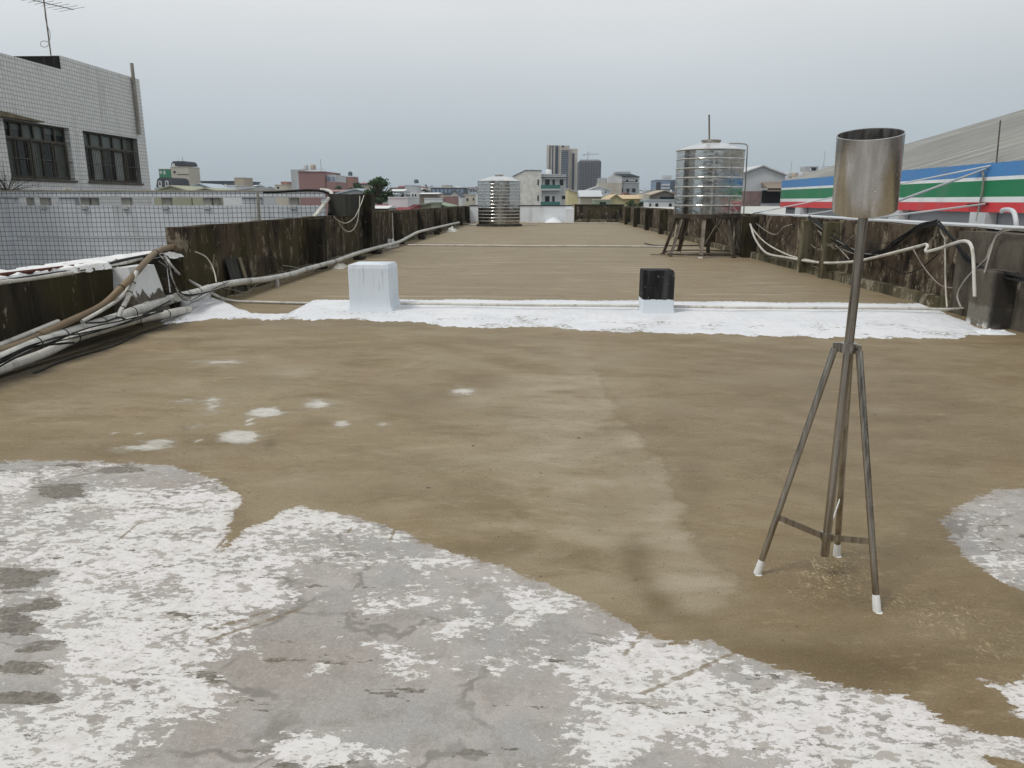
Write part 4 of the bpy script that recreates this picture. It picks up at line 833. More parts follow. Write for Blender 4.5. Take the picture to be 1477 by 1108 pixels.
strand('cable', 'thin dark wire lying along the wall cap beside the rusty bar', [ox(-40, 412, -5.26), ox(40, 402, -5.26), ox(100, 394, -5.26), ox(150, 385, -5.26), ox(195, 375, -5.26), ox(236, 368, -5.25)], 4, .022, .008, ['cable', 'cable', 'cable_g'], 'wires along the wall cap')
strand('cable', 'thin black wire draped along the two near pipes', [ox(-30, 540, -4.66), ox(30, 510, -4.66), ox(80, 494, -4.66), ox(130, 478, -4.66), ox(180, 463, -4.66), ox(236, 446, -4.66)], 4, .03, .007, ['cable'], 'wires along the near pipes')
pipe('pipe_elbow', 'stubby white painted pipe elbow lying in the white paint patch', 'pipe', [oz(248, 437, .10), oz(258, 436, .10), oz(266, 436.5, .10), oz(274, 432, .11), oz(286, 429, .10), oz(300, 427, .08)], .05, 'whitecap', 6, 12)
# ------------------------------------------------------------------ neighbours: tiled building on the left
GZ = -14.0
az = 0.0; FD = Vector((math.sin(az), math.cos(az), 0)); FN = Vector((math.cos(az), -math.sin(az), 0))
P0 = oy(200.5, 114.6, 28); P0.z = 0
def fp(x, y, out=0.0): return opl(x, y, P0 + FN * out, FN)
def ft(p): return (Vector((p.x, p.y, 0)) - P0).dot(FD)   # distance along the facade from its corner (negative = towards us)
def fpt(t, z, out=0.0): return P0 + FD * t + FN * out + Vector((0, 0, z))
T1 = tiles('white_wall_tile', FD, .118, (.66, .66, .64), (.74, .735, .71), (.26, .26, .255), .0075)
T2 = tiles('blue_white_tile', (1, 0, 0), .118, (.60, .63, .67), (.66, .68, .71), (.15, .155, .16), .008)
def tiled_building():
    t = thing('tiled_building', 'white tiled building with dark barred windows at the left edge', 'building', fpt(-6, GZ))
    ztR = fp(200.5, 114.6).z; ztL = fp(60, 92.5).z; tN = ft(fp(88, 98)); tE = -16.0; th = .3
    wins = [(fp(4, 171.5), fp(99.5, 186), fp(109, 260.5)), (fp(119, 189.5), fp(197.5, 199.5), fp(200.5, 264.5))]
    W = []
    for a, b, c in wins: W.append((ft(a), ft(b), c.z, b.z))
    z1 = (W[0][3] + W[1][3]) / 2; z0 = (W[0][2] + W[1][2]) / 2; print('WIN', W, z0, z1, ztL, ztR); W = [(a, b, z0, z1) for a, b, _, _ in W]
    mb = MB()
    def panel(a, b, lo, hi): mb.obox(fpt(a, lo, -th), FD * (b - a), FN * th, Vector((0, 0, hi - lo)))
    panel(tE, 0, GZ, z0); panel(tE, W[0][0], z0, z1); panel(W[0][1], W[1][0], z0, z1); panel(W[1][1], 0, z0, z1); panel(tE, tN, z1, ztL); panel(tN, 0, z1, ztR)
    mb.obox(fpt(-.0, GZ, -9), FD * -.3, FN * (9 - th), Vector((0, 0, ztR - GZ)))
    mb.build('facade', T1, t)
    MB().obox(fpt(tE, GZ, -9), FD * (-tE - .3), FN * .3, Vector((0, 0, ztL - GZ))).build('rear_wall', T1, t)
    MB().obox(fpt(tE, z1 + .5, -8.7), FD * (-tE - .32), FN * (8.7 - th), Vector((0, 0, .25))).build('roof', M['fibre'], t)
    MB().obox(fpt(tE, z0 - .9, -8.7), FD * (-tE - .32), FN * (8.7 - th), Vector((0, 0, .2))).build('upper_floor', M['fibre'], t)
    MB().obox(fpt(tN - .06, ztL + .004, -8.6), FD * .055, FN * 8.595, Vector((0, 0, ztR - ztL - .03))).build('dark_end_wall', M['black'], t)  # plain black sheet over the end face of the taller part
    MB().obox(fpt(tN, ztR - .3, -8.7), FD * (-tN - .32), FN * (8.7 - th), Vector((0, 0, .25))).build('upper_roof', M['fibre'], t)
    for k, (a, b, lo, hi) in enumerate(W):
        fr = MB(); d = -.16; w = b - a; mid = lo + (hi - lo) * .70
        def rail(p, q, r, s): fr.obox(fpt(p, r, d - .05), FD * (q - p), FN * .05, Vector((0, 0, s - r)))
        rail(a, b, lo, lo + .05); rail(a, b, hi - .05, hi); rail(a, a + .05, lo + .05, hi - .05); rail(b - .05, b, lo + .05, hi - .05); rail(a + .05, b - .05, mid - .04, mid + .04)
        n = 6 if k == 0 else 5
        win = fr.build('window', M['alu'], t)
        mul = MB()
        for i in range(1, n):
            x = a + w * i / n; mul.obox(fpt(x - .03, mid + .04, d - .045), FD * .06, FN * .04, Vector((0, 0, hi - mid - .09)))
        for i in range(1, 5):
            x = a + w * i / 5; mul.obox(fpt(x - .025, lo + .05, d - .045), FD * .05, FN * .04, Vector((0, 0, mid - lo - .09)))
        mul.build('mullion', M['alu'], win)
        rr = random.Random(k + 2)
        for i in range(n):
            x = a + w * i / n + .03; q = a + w * (i + 1) / n - .03; half = rr.random() > .72; tgt = MB()
            tgt.obox(fpt(x, mid + .04, d - .07), FD * (q - x), FN * .01, Vector((0, 0, (hi - mid - .1) * (1 if not half else .5))))
            tgt.build('dark_pane' if half else 'top_pane', M['glassd' if half else 'glassg'], win)
            if half: MB().obox(fpt(x, mid + .04 + (hi - mid - .1) * .52, d - .07), FD * (q - x), FN * .01, Vector((0, 0, (hi - mid - .1) * .46))).build('top_pane', M['glassg'], win)
        for i in range(5):
            x = a + w * i / 5 + .025; q = a + w * (i + 1) / 5 - .025; f = (i + k) % 2
            lit = f == 0 and (k == 0 or i < 4)
            MB().obox(fpt(x, lo + .05, d - .08), FD * (q - x), FN * .01, Vector((0, 0, mid - lo - .1))).build('pane' if lit else 'dark_pane', (M['glassg'] if k == 0 else M['blind']) if lit else M['glassd'], win)
        bars = MB(); sp = .10
        for i in range(1, int(w / sp)):
            x = a + i * sp; bars.bar(fpt(x, lo + .02, -.03), fpt(x, mid, -.03), .011)
        for z in (lo + .06, lo + (mid - lo) * .5, mid): bars.bar(fpt(a, z, -.03), fpt(b, z, -.03), .018)
        for fx in ((.36, .68) if k == 0 else (.42, .74)): bars.bar(fpt(a + w * fx, lo, -.02), fpt(a + w * fx, mid, -.02), .032)
        bars.build('window_grille', M['alu'], win)
        MB().obox(fpt(a - .03, lo - .06, -.1), FD * (w + .06), FN * .16, Vector((0, 0, .056))).build('sill', M['alu'], win)
        MB().obox(fpt(a, lo, -1.8), FD * w, FN * .05, Vector((0, 0, hi - lo))).build('room_back', M['black'], win)
    # rusty little canopy over the first window
    a = ft(fp(0, 160)); b = ft(fp(53, 166)); z = fp(0, 166).z
    MB().prism([fpt(a - 1, z + .12, .0), fpt(b, z - .02, .0), fpt(b - .05, z - .05, .0), fpt(a - 1, z - .06, 0)], FN * .22).build('canopy', M['wood'], t)
    x = ft(fp(189, 110)); zt = fp(189, 92).z
    MB().tube([fpt(x, ztR - 1.9, .07), fpt(x, zt, .07)], .06, 12).build('vent_pipe', M['cable_g'], t)
    # antenna mast
    t2 = thing('antenna', 'thin leaning roof antenna mast with looped wire on the tiled building', 'antenna', fp(75, 92, -1.5))
    p = fp(75, 92, -1.5); q = fp(62, -8, -1.5); MB().tube([p, q], .022, 8).build('mast', M['iron'], t2)
    el = MB(); ctr = fp(63.5, 4, -1.5); ac = FD * .9 + FN * .4; el.tube([ctr - ac, ctr + ac], .012, 6)
    for i in range(-4, 5): c = ctr + ac * (i / 4.2); e = Vector((FN.x, FN.y, .15)) * (.32 + .03 * i); el.tube([c - e, c + e], .006, 5)
    el.build('aerial_rods', M['iron_d'], t2)
    MB().tube(spline([fp(74, 85, -1.48), fp(70, 62, -1.45), fp(60, 60, -1.4), fp(59, 66, -1.4), fp(66, 68, -1.42), fp(71, 62, -1.45), fp(72, 48, -1.47), fp(66, 30, -1.45), fp(64, 8, -1.47)], 8), .010, 6).build('lead_wire', M['cable_g'], t2)
tiled_building()

def tiled_wall():
    Y0, Y1 = 19.3, 19.5; t = thing('tiled_wall', 'long pale tiled wall with slotted openings under its ledge left of the dark parapet', 'wall', (-10, 19.4, GZ))
    X0, X1 = -17.0, -5.44; z = lambda py: Zat(py, Y0)
    zt, za, zb = z(274.3), z(284.6), z(296.5)
    mb = MB(); mb.box(X0, X1, Y0, Y1, GZ, zb)
    xs = [Xat(p, Y0) for p in (20, 85, 108, 349, 376, 463)]
    for a, b in ((X0, xs[0]), (xs[1], xs[2]), (xs[3], xs[4]), (xs[5], X1)): mb.box(a, b, Y0, Y1, zb, za)
    mb.box(X0, X1, Y0, Y1, za, zt - .03); mb.build('tile_face', T2, t)
    MB().box(X0, X1, Y0 - .02, Y1 + .02, zt - .03, zt).build('ledge', c_('ledge_render', (.34, .31, .24)), t)
    MB().box(X0, X1, Y0 - .035, Y0 - .001, za - .01, za + .025).build('lip', c_('grey_lip', (.45, .46, .46)), t)
    for p in (40, 62, 121, 134, 180, 238, 298, 311, 423):
        x = Xat(p, Y0); w = .11 if p in (62, 121, 180, 238, 298, 423) else .06
        MB().box(x - w, x + w, Y0 + .03, Y1 - .02, zb - (.06 if w > .1 else 0), za).build('baluster', c_('baluster_render', (.36, .35, .31)), t, bevel=.01)
        if w > .1: MB().box(x - w * .7, x + w * .7, Y0 - .05, Y0 + .03, zb - .09, zb - .02).build('bracket', c_('bracket_render', (.42, .42, .42)), t)
    xa = Xat(-4, Y0); MB().box(X0, xa + .22, Y0 - .10, Y0 - .002, GZ, za - .02).build('end_pilaster', T2, t)
    MB().box(Xat(20, Y0), X1, Y0 - .012, Y0 - .001, z(344.5), z(342.5)).build('pale_seam', M['flash'], t)
    # dry bush
    rr = random.Random(4); b = MB(); base = oy(9, 268, 19.9); base.z = zt - .1
    for i in range(40):
        w = rr.uniform(-1.2, 1.5); L = rr.uniform(.4, 1.05); e = base + Vector((math.sin(w) * L, rr.uniform(-.25, .25), math.cos(w) * L * .9))
        b.tube([base + Vector((rr.uniform(-.1, .1), 0, 0)), base.lerp(e, .5) + Vector((0, 0, .06)), e], [.007, .005, .002], 5)
        for k in range(3): q = base.lerp(e, rr.uniform(.5, .9)); b.tube([q, q + Vector((rr.uniform(-.1, .15), rr.uniform(-.1, .1), rr.uniform(.0, .15)))], [.003, .0015], 4)
    o = b.build('dry_bush', c_('dead_twig', (.05, .04, .03))); tag(o, 'bare dry bush of spiky twigs above the tiled wall by the window', 'bush')
    o = MB().box(Xat(95, 19.4), Xat(105, 19.4), 19.35, 19.45, zt + .001, zt + .06).build('roof_tile', M['pvc'], bevel=.01); tag(o, 'loose grey slab lying on the ledge of the tiled wall', 'slab')
tiled_wall()

# ------------------------------------------------------------------ hall with striped fascia on the right
def hall():
    t = thing('striped_hall', 'low hall with blue, green and red striped fascia under a grey ribbed roof', 'building', (20, 19, GZ))
    X = 9.0; Ya, Yb = -2.0, Xat and 29.6
    s = NT('striped_fascia'); z = s.sep()[2]; k = (.60, .035, .04)
    n = s.noise(2, s.map(s.P, (1, 1, .2)))
    for lv, c in ((1.475, (.74, .76, .75)), (1.58, (.004, .185, .07)), (1.90, (.76, .78, .77)), (1.97, (.06, .22, .49))):
        k = s.mix(s.ramp(z, lv - GZ - .002, lv - GZ + .002), k, c)
    sm = s.fin(s.mix(s.ramp(n, .45, .8, 0, .3), k, (.2, .2, .19)), .5)
    MB().box(X, X + .12, Ya, Yb, 1.28, 2.24).build('fascia', sm, t)
    MB().box(X + .2, X + .4, Ya, Yb - .1, GZ, 1.6).build('side_wall', M['hallwall'], t)
    MB().box(X + .4, X + 22, Yb - .3, Yb - .05, GZ, 1.9).build('end_wall', M['hallwall'], t)
    sl = .29; W = 22; n = int((Yb - Ya) / .09); mb = MB(); B = []
    for i in range(n + 1):
        y = Ya + (Yb + .1 - Ya) * i / n; o = .04 * math.sin(i * 2 * PI / 4)
        B += [(X + .06, y, 2.215 + o), (X + .06 + W / 2, y, 2.215 + o + sl * W / 2 + .06), (X + .06 + W, y, 2.215 + o + sl * W)]
    mb.v = B
    for i in range(n):
        for j in range(2): a = i * 3 + j; mb.f.append((a, a + 1, a + 4, a + 3)); mb.sm.append(True)
    mb.build('ribbed_roof', M['ribbed'], t)
    MB().prism([(X + .13, Yb - .05, 2.1), (X + W, Yb - .05, 2.1), (X + W, Yb - .05, 2.1 + sl * W), (X + .13, Yb - .05, 2.15)], (0, -.15, 0)).build('gable', M['hallwall'], t)
    for p in (1157, 1299, 1422): q = ox(p, 305, X + .1); MB().box(X - .06, X + .18, q.y - .28, q.y + .28, .2, 1.275).build('bracket_post', M['flash'], t)
    # eaves sheet and gutter between the buildings
    o = MB().prism([(6.24, 4, 1.09), (X + .15, 4, .95), (X + .15, 4, .98), (6.24, 4, 1.12)], (0, 24, 0)).build('canopy_roof', M['sheet']); tag(o, 'flat grey sheet canopy bridging the gap to the striped hall', 'canopy')
    o = MB().prism([(5.98, 3, 1.15), (6.26, 3, 1.165), (6.26, 3, 1.185), (5.98, 3, 1.172)], (0, 18.8, 0)).build('wall_flashing', M['flash']); tag(o, 'white metal flashing strip capping the right parapet wall', 'flashing')
    for a, b, r, m, lab in (((1086, 308), (1429, 239), .016, 'flash', 'longest pale strut reaching up to the blue stripe of the hall'), ((1252, 306), (1424, 243), .024, 'sheet', 'thick pale strut just right of the canister, rising to the blue stripe'), ((1147, 312), (1300, 289), .013, 'flash', 'thin pale strut left of the canister, low across the red stripe'), ((1250, 316), (1423, 294), .018, 'flash', 'pale strut right of the canister, reaching the red stripe')):
        p = ox(a[0], a[1], 6.0); q = ox(b[0], b[1], X - .02); o = MB().tube([p, q], r, 8).build('strut', M[m]); tag(o, lab, 'strut', 'pale struts between the parapet and the striped hall')
    pipe('hanging_pipe', 'thin grey pipe hanging down the striped fascia from a strut end', 'pipe', [ox(1406, 250, X - .05), ox(1414, 247, X - .05), ox(1418.5, 252, X - .05), ox(1417, 275, X - .05), ox(1413, 296, X - .05), ox(1409, 318, X - .05)], .022, 'cable_g', 5, 8)
    pipe('goose_pipe', 'white bent pipe hooking over the flashing at the right edge', 'pipe', [ox(1445, 305, 7.8), ox(1447, 303, 7.6), ox(1455, 302.5, 7.4), ox(1462, 306, 7.2), ox(1465, 316, 7.1), ox(1466, 327, 7.1)], .035, 'flash', 5, 10)
    o = MB().tube([ox(1437, 237, X + .1), ox(1443, 174, X + .5)], .014, 6).build('lightning_rod', M['iron_d']); tag(o, 'thin dark rod standing on the ribbed roof of the striped hall', 'rod')
    o = MB().bar(ox(1396, 295, X - .04), ox(1424, 294, X - .04), .05, .03).build('fascia_bracket', M['rust']); tag(o, 'small rusty bracket on the red stripe at a strut end', 'bracket')
hall()
o = MB().prism([(6.3, 31, .9), (24, 31, 1.0), (24, 31, 1.06), (6.3, 31, .96)], (0, 40, 0)).build('low_sheet_roof', c_('cream_sheet', (.52, .52, .48), metal=.1)); tag(o, 'pale flat sheet roof beyond the raised tank at the end of the striped hall', 'roof')

# ------------------------------------------------------------------ the town beyond
def rect(mb, px0, py0, px1, py1, Y, out=.06, th=.1):
    mb.box(Xat(px0, Y), Xat(px1, Y), Y - out, Y - out + th, Zat(py1, Y), Zat(py0, Y)); return mb
def bldg(name, label, cat, px0, px1, yt, Y, dep, mat, roof='flat', rmat=None, wins=(), apex=None, group=None, wm=None, over=None):
    xa, xb, z = Xat(px0, Y), Xat(px1, Y), Zat(yt, Y); t = thing(name, label, cat, ((xa + xb) / 2, Y + dep / 2, GZ), group)
    rmat = rmat or mat; hw = (xb - xa) / 2; ov = .03 * (xb - xa) if over is None else over
    if roof == 'flat':
        MB().box(xa, xb, Y, Y + dep, GZ, z).build('wall', mat, t)
        mb = MB(); e = .02 * (xb - xa); mb.box(xa - e, xb + e, Y - e, Y + dep + e, z + .002, z + .10 + .012 * (xb - xa)); mb.build('roof', rmat, t)
    else:
        za = Zat(apex if apex else yt - 4, Y); m = (xa + xb) / 2; h = za - z
        if roof == 'gable':      # gable end towards us
            MB().prism([(xa, Y, GZ), (xb, Y, GZ), (xb, Y, z), (m, Y, za), (xa, Y, z)], (0, dep, 0)).build('wall', mat, t)
            k = h / hw; mb = MB(); tk = .02 * (xb - xa) + .05; g = .004
            for s in (-1, 1):
                a = Vector((m, Y - .3, za + g)); b = Vector((m + s * (hw + ov), Y - .3, z - k * ov + g)); mb.prism([a, b, b + Vector((0, 0, tk)), a + Vector((0, 0, tk))], (0, dep + .6, 0))
            mb.build('roof', rmat, t)
        elif roof == 'slope':    # long roof face towards us
            MB().box(xa, xb, Y, Y + dep, GZ, z).build('wall', mat, t)
            MB().prism([(xa - ov, Y - .5, z + .01), (xa - ov, Y + dep + .5, z + .01), (xa - ov, Y + dep / 2, za)], (xb - xa + 2 * ov, 0, 0)).build('roof', rmat, t)
        elif roof == 'shed':     # rises from left to right or back
            MB().prism([(xa, Y, GZ), (xb, Y, GZ), (xb, Y, za), (xa, Y, z)], (0, dep, 0)).build('wall', mat, t)
            MB().prism([(xa - ov, Y - .2, z + .004), (xb + ov, Y - .2, za + .004), (xb + ov, Y - .2, za + .12), (xa - ov, Y - .2, z + .12)], (0, dep + .4, 0)).build('roof', rmat, t)
    for wdw in wins:
        rect(MB(), *wdw, Y, .05, .1).build('window', wm or M['glassd'], t)
    return t
C = {}
for n, c in dict(cream=(.52, .48, .40), white_h=(.66, .67, .67), grey_h=(.40, .41, .42), pink=(.29, .165, .155), lgrey=(.50, .52, .53), tan=(.42, .36, .28), dark=(.055, .06, .07), slate=(.09, .11, .13), red=(.22, .035, .04), green=(.25, .31, .22), blue=(.22, .29, .40), yellow=(.62, .56, .33), brick=(.30, .16, .13), orange=(.55, .42, .25), sheet_b=(.42, .49, .54), olive=(.34, .34, .24), brown=(.24, .19, .15), teal=(.05, .17, .15), green_s=(.03, .2, .1)).items():
    C[n] = paint('town_' + n, c, .75, .12, .12, (.2, .19, .17), .3, bump=0, fine=2)
o = MB(); o.box(-2500, 2500, -300, 3500, GZ - .2, GZ); struct(o.build('town_ground', paint('town_ground', (.10, .10, .09), .9, .3, .01), world=True))

# hotel-like tower with dark dome, green-netted scaffold and mansard house
Y = 210
t = bldg('domed_tower', 'cream tower with a dark domed cap left on the skyline', 'building', 251, 276, 240.5, Y, 7, C['cream'], wins=[(254.5, 246, 257.5, 249.5), (254.5, 256, 257.5, 259.5)])
for py in (250.5, 261): rect(MB(), 260, py, 276.2, py + .9, Y, .08, .1).build('band', C['dark'], t)
mb = MB(); a, b, z0, z1 = Xat(251.5, Y), Xat(274.5, Y), Zat(240, Y) + .3, Zat(231.5, Y); w = b - a
mb.prism([(a, Y + .2, z0), (b, Y + .2, z0), (b - w * .04, Y + .2, z0 + (z1 - z0) * .6), (b - w * .13, Y + .2, z1), (a + w * .16, Y + .2, z1), (a + w * .04, Y + .2, z0 + (z1 - z0) * .6)], (0, 6.5, 0)); mb.build('dome', C['dark'], t)
rect(MB(), 253.5, 235, 257, 239.5, Y, .0, .3).build('dormer', C['white_h'], t)
for p in (256, 262): MB().tube([(Xat(p, Y), Y + 3, z1 - .1), (Xat(p, Y), Y + 3, Zat(224 if p > 260 else 228, Y))], .06, 5).build('aerial', M['iron'], t)
bldg('scaffolded_block', 'small block wrapped in green netting beside the domed tower', 'building', 233.5, 250, 243.5, 214, 6, C['green_s'], 'flat', C['cream'], wins=[(234.5, 246, 238, 250), (240, 245.5, 243, 251)], wm=C['lgrey'])
t = bldg('mansard_house', 'dark mansard-roofed house with two arched white dormers below the domed tower', 'house', 229, 256, 268, 200, 8, C['white_h'])
mb = MB(); a, b, z0, z1 = Xat(228, 200), Xat(256.5, 200), Zat(270, 200), Zat(255.5, 200)
mb.prism([(a, 199.7, z0), (b, 199.7, z0), (b - .5, 199.7, z1 - .3), (b - 1, 199.7, z1), (a + 1.2, 199.7, z1), (a + .5, 199.7, z1 - .5)], (0, 8.5, 0)); mb.build('mansard_roof', C['dark'], t)
for p in (232, 241.8):
    mb = MB(); xc = Xat(p + .3, 199); r = .42; z = Zat(262.5, 199); pts = [(xc - r, 199.3, Zat(270, 199)), (xc + r, 199.3, Zat(270, 199))] + [(xc + r * math.cos(w), 199.3, z + r * math.sin(w)) for w in [PI * k / 8 for k in range(9)]]
    d = mb.prism(pts, (0, .5, 0)).build('dormer', C['white_h'], t); MB().box(xc - .2, xc + .2, 199.24, 199.3, Zat(267, 199), Zat(261.5, 199)).build('pane', C['dark'], d)
bldg('long_roofed_hall', 'long dark-roofed hall low on the skyline right of the domed tower', 'hall', 277, 352, 262, 330, 20, C['slate'], 'flat', C['dark'])
bldg('tan_block', 'plain tan stair block in front of the long dark-roofed hall', 'building', 340.5, 354, 256.5, 190, 6, C['tan'])
bldg('shed', 'olive sheet-roofed shed just above the tiled wall left of the pale grey roof', 'shed', 222, 276, 277, 120, 10, C['olive'], 'gable', C['olive'], apex=268.5)
bldg('shed', 'olive gable-roofed shed just above the tiled wall, right of its twin', 'shed', 278, 318, 276.5, 118, 10, C['olive'], 'gable', C['olive'], apex=272)
bldg('warehouse', 'pale blue-grey sheet-roofed warehouse right of the domed tower foot', 'warehouse', 272, 308, 272, 150, 10, C['sheet_b'], 'gable', C['sheet_b'], apex=265)
bldg('house', 'white flat house with rooftop sheds below the long dark roof', 'house', 306, 342, 268, 160, 10, C['white_h'], wins=[(310, 270, 314, 272), (320, 270, 324, 272)])
bldg('shed', 'white sloping sheet roof beside the tan stair block', 'shed', 322, 368, 276, 100, 8, C['white_h'], 'shed', C['white_h'], apex=271)
bldg('house', 'cream house with a boxy rooftop room left of the pink building', 'house', 398, 416, 267, 190, 8, C['cream'], wins=[(401, 269, 404, 272)])
bldg('rooftop_room', 'small brick rooftop room above the cream house', 'building', 407, 416, 262.5, 196, 4, C['brick'])
# pink building
Y = 150
t = bldg('pink_building', 'pink brick building with rooftop tanks and a glazed penthouse', 'building', 433, 470, 248, Y, 12, C['pink'])
MB().box(Xat(421.5, Y), Xat(432.8, Y), Y + .3, Y + 11, GZ, Zat(244, Y)).build('white_wing', C['lgrey'], t)
MB().box(Xat(470.3, Y), Xat(485, Y), Y + .2, Y + 10, GZ, Zat(262, Y)).build('side_wing', C['pink'], t)
p = MB().box(Xat(471, Y), Xat(484, Y), Y + 1, Y + 9, Zat(262, Y) + .003, Zat(251.5, Y)).build('penthouse', C['lgrey'], t)
for a, b in ((472.5, 476.5), (478.5, 482.5)): MB().box(Xat(a, Y), Xat(b, Y), Y + .9, Y + 1.05, Zat(260.5, Y), Zat(254.5, Y)).build('window', C['blue'], p)
for k, x in enumerate((437, 448)): MB().lathe([(0, 0), (.55, 0), (.55, 0), (.55, .8), (.4, 1.0), (0, 1.05)], (Xat(x, Y), Y + 3, Zat(248, Y) + .55), 14).build('roof_tank', C['tan'] if k else C['lgrey'], t)
mb = MB()
for i in range(12): x = Xat(434 + 3.2 * i, Y); mb.bar((x, Y + .4, Zat(248, Y) + .5), (x, Y + .4, Zat(243.5, Y)), .06)
mb.bar((Xat(434, Y), Y + .4, Zat(243.5, Y)), (Xat(469, Y), Y + .4, Zat(243.5, Y)), .07); mb.build('railing', C['lgrey'], t)
MB().tube([(Xat(459.5, Y), Y + 3, Zat(246, Y)), (Xat(459.5, Y), Y + 3, Zat(228, Y))], .04, 5).build('aerial', M['iron'], t)
t = bldg('brick_turret', 'small brick rooftop turret with a tank, right of the pink building', 'building', 498, 511, 255, 210, 6, C['brick'], 'flat', C['lgrey'])
MB().box(Xat(495.8, 210), Xat(500, 210), 209.6, 214, GZ, Zat(256, 210)).build('white_wall', C['white_h'], t)
MB().lathe([(0, 0), (.6, 0), (.6, 0), (.6, .9), (0, 1.2)], (Xat(504.5, 210), 212, Zat(253, 210)), 12).build('roof_tank', C['slate'], t)
bldg('warehouse', 'pale gable-ended warehouse behind the tall grey block', 'warehouse', 486, 541, 280, 88, 16, C['lgrey'], 'gable', C['sheet_b'], apex=273.5, wins=[(533, 284.5, 537.5, 290)])
bldg('house', 'low brick-pink house strip behind the white pipe bend', 'house', 462, 500, 276.5, 95, 6, C['pink'], 'slope', C['pink'], apex=273)
bldg('shed', 'white blank wall of a shed right of the tree', 'shed', 560, 588, 286.2, 64, 6, C['white_h'])
bldg('red_roof_house', 'house with a dull red sheet roof just over the left parapet', 'house', 524, 588, 303, 62, 10, C['brown'], 'slope', C['red'], apex=295.5)
bldg('red_roof_house', 'low pale-ridged red roof strip in front of the dull red roof', 'house', 530, 560, 301, 57, 3, C['brown'], 'slope', C['white_h'], apex=297)
bldg('green_roof_house', 'house with a pale green gable roof over the left parapet', 'house', 600, 646, 299, 75, 9, C['green'], 'gable', C['green'], apex=293.4)
bldg('green_roof_house', 'olive green sloping roof left of the pale green gable', 'house', 577, 622, 301, 68, 7, C['olive'], 'shed', C['green'], apex=294)
bldg('house', 'pink plastered house front left of the far tank', 'house', 636, 655, 283.5, 110, 6, C['pink'], 'flat', C['cream'])
bldg('house', 'white blank house side left of the pink plastered front', 'house', 612, 637, 287, 108, 6, C['white_h'])
t = bldg('white_gable_house', 'white steep-gabled house with a blue-grey roof left of the far tank', 'house', 646, 666, 284, 130, 6, C['white_h'], 'gable', C['slate'], apex=275)
bldg('house', 'cream house with small dark windows beside the far tank', 'house', 666, 690, 281.5, 140, 8, C['cream'], wins=[(673, 286, 675.5, 290), (682, 286, 684, 289)])
bldg('house', 'pale house wall right behind the far tank, left side', 'house', 686, 700, 280.5, 120, 6, C['white_h'])
t = bldg('glass_block', 'wide blue-glazed office block low on the skyline left of the far tank', 'building', 622, 670, 271, 300, 15, C['slate'], 'flat', C['lgrey'])
for k in range(8): rect(MB(), 624 + k * 5.8, 273, 628 + k * 5.8, 278, 300, .1, .2).build('window', C['blue'], t)
bldg('house', 'white house with two dark windows in the middle of the left skyline', 'house', 592, 604, 276.2, 150, 8, C['white_h'], wins=[(594.5, 280, 596.5, 283.5), (598.5, 280, 600.5, 283.5)])
bldg('house', 'open-sided house with a pale curved sheet roof on the left skyline', 'house', 605, 632, 280, 140, 8, C['brown'], 'slope', C['white_h'], apex=277.5)
t = bldg('house', 'grey block with a tall stair tower right of the tree', 'house', 585, 602, 268, 230, 8, C['lgrey'], 'flat', C['grey_h'])
MB().lathe([(0, 0), (.7, 0), (.7, 0), (.7, .9), (0, 1.2)], (Xat(599, 230), 233, Zat(267, 230) + .6), 12).build('roof_tank', C['slate'], t)
bldg('house', 'pale house with a white hipped roof right of the tree', 'house', 563, 583, 276, 170, 8, C['lgrey'], 'slope', C['white_h'], apex=272.5, wins=[(578, 280, 583, 285)])

# white three-storey house with green balconies
Y = 130
t = bldg('balcony_house', 'white house with two green balconies standing before the towers', 'house', 781, 816, 252.5, Y, 9, C['white_h'], 'flat', C['lgrey'])
MB().prism([(Xat(740, Y), Y - .6, GZ), (Xat(780.6, Y), Y - .6, GZ), (Xat(780.6, Y), Y - .6, Zat(246.5, Y)), (Xat(758, Y), Y - .6, Zat(246, Y)), (Xat(740, Y), Y - .6, Zat(255, Y))], (0, 9, 0)).build('side_wall', c_('house_cream', (.66, .64, .60), dirty=.12), t)
mb = MB(); mb.prism([(Xat(739.5, Y), Y - .7, Zat(255, Y) + .01), (Xat(758, Y), Y - .7, Zat(246, Y) + .01), (Xat(781, Y), Y - .7, Zat(246.5, Y) + .01), (Xat(781, Y), Y - .7, Zat(245.8, Y)), (Xat(758, Y), Y - .7, Zat(245.3, Y)), (Xat(739.5, Y), Y - .7, Zat(254.2, Y))], (0, 9.2, 0)); mb.build('roof', C['dark'], t)
rect(MB(), 780, 255.5, 819, 256.6, Y, 1.2, 1.1).build('canopy', C['dark'], t)
for yb in (272.5, 296.5):
    rect(MB(), 780, yb, 808, yb + 2.5, Y, 1.3, 1.25).build('balcony_slab', C['lgrey'], t)
    b = rect(MB(), 780, yb - 5.5, 807.5, yb, Y, 1.3, .05).build('balcony_rail', C['teal'], t)
    for a, c in ((786, 792.5), (796.5, 800)): rect(MB(), a, yb - 13.5, c, yb - 1, Y, .05, .1).build('window', M['glassd'], t)
rect(MB(), 807, 259, 812, 267.5, Y, .05, .1).build('window', M['glassd'], t); rect(MB(), 810.5, 282.5, 815.5, 287.5, Y, .05, .1).build('window', M['glassd'], t)
for yb in (259, 282): rect(MB(), 775, yb, 777, yb + 8, Y - .6, .05, .1).build('window', M['glassd'], t)
MB().lathe([(0, 0), (.55, 0), (.55, 0), (.55, .6), (.4, .8), (0, .85)], (Xat(791, Y), Y + 3, Zat(251, Y)), 14).build('roof_tank', C['white_h'], t)
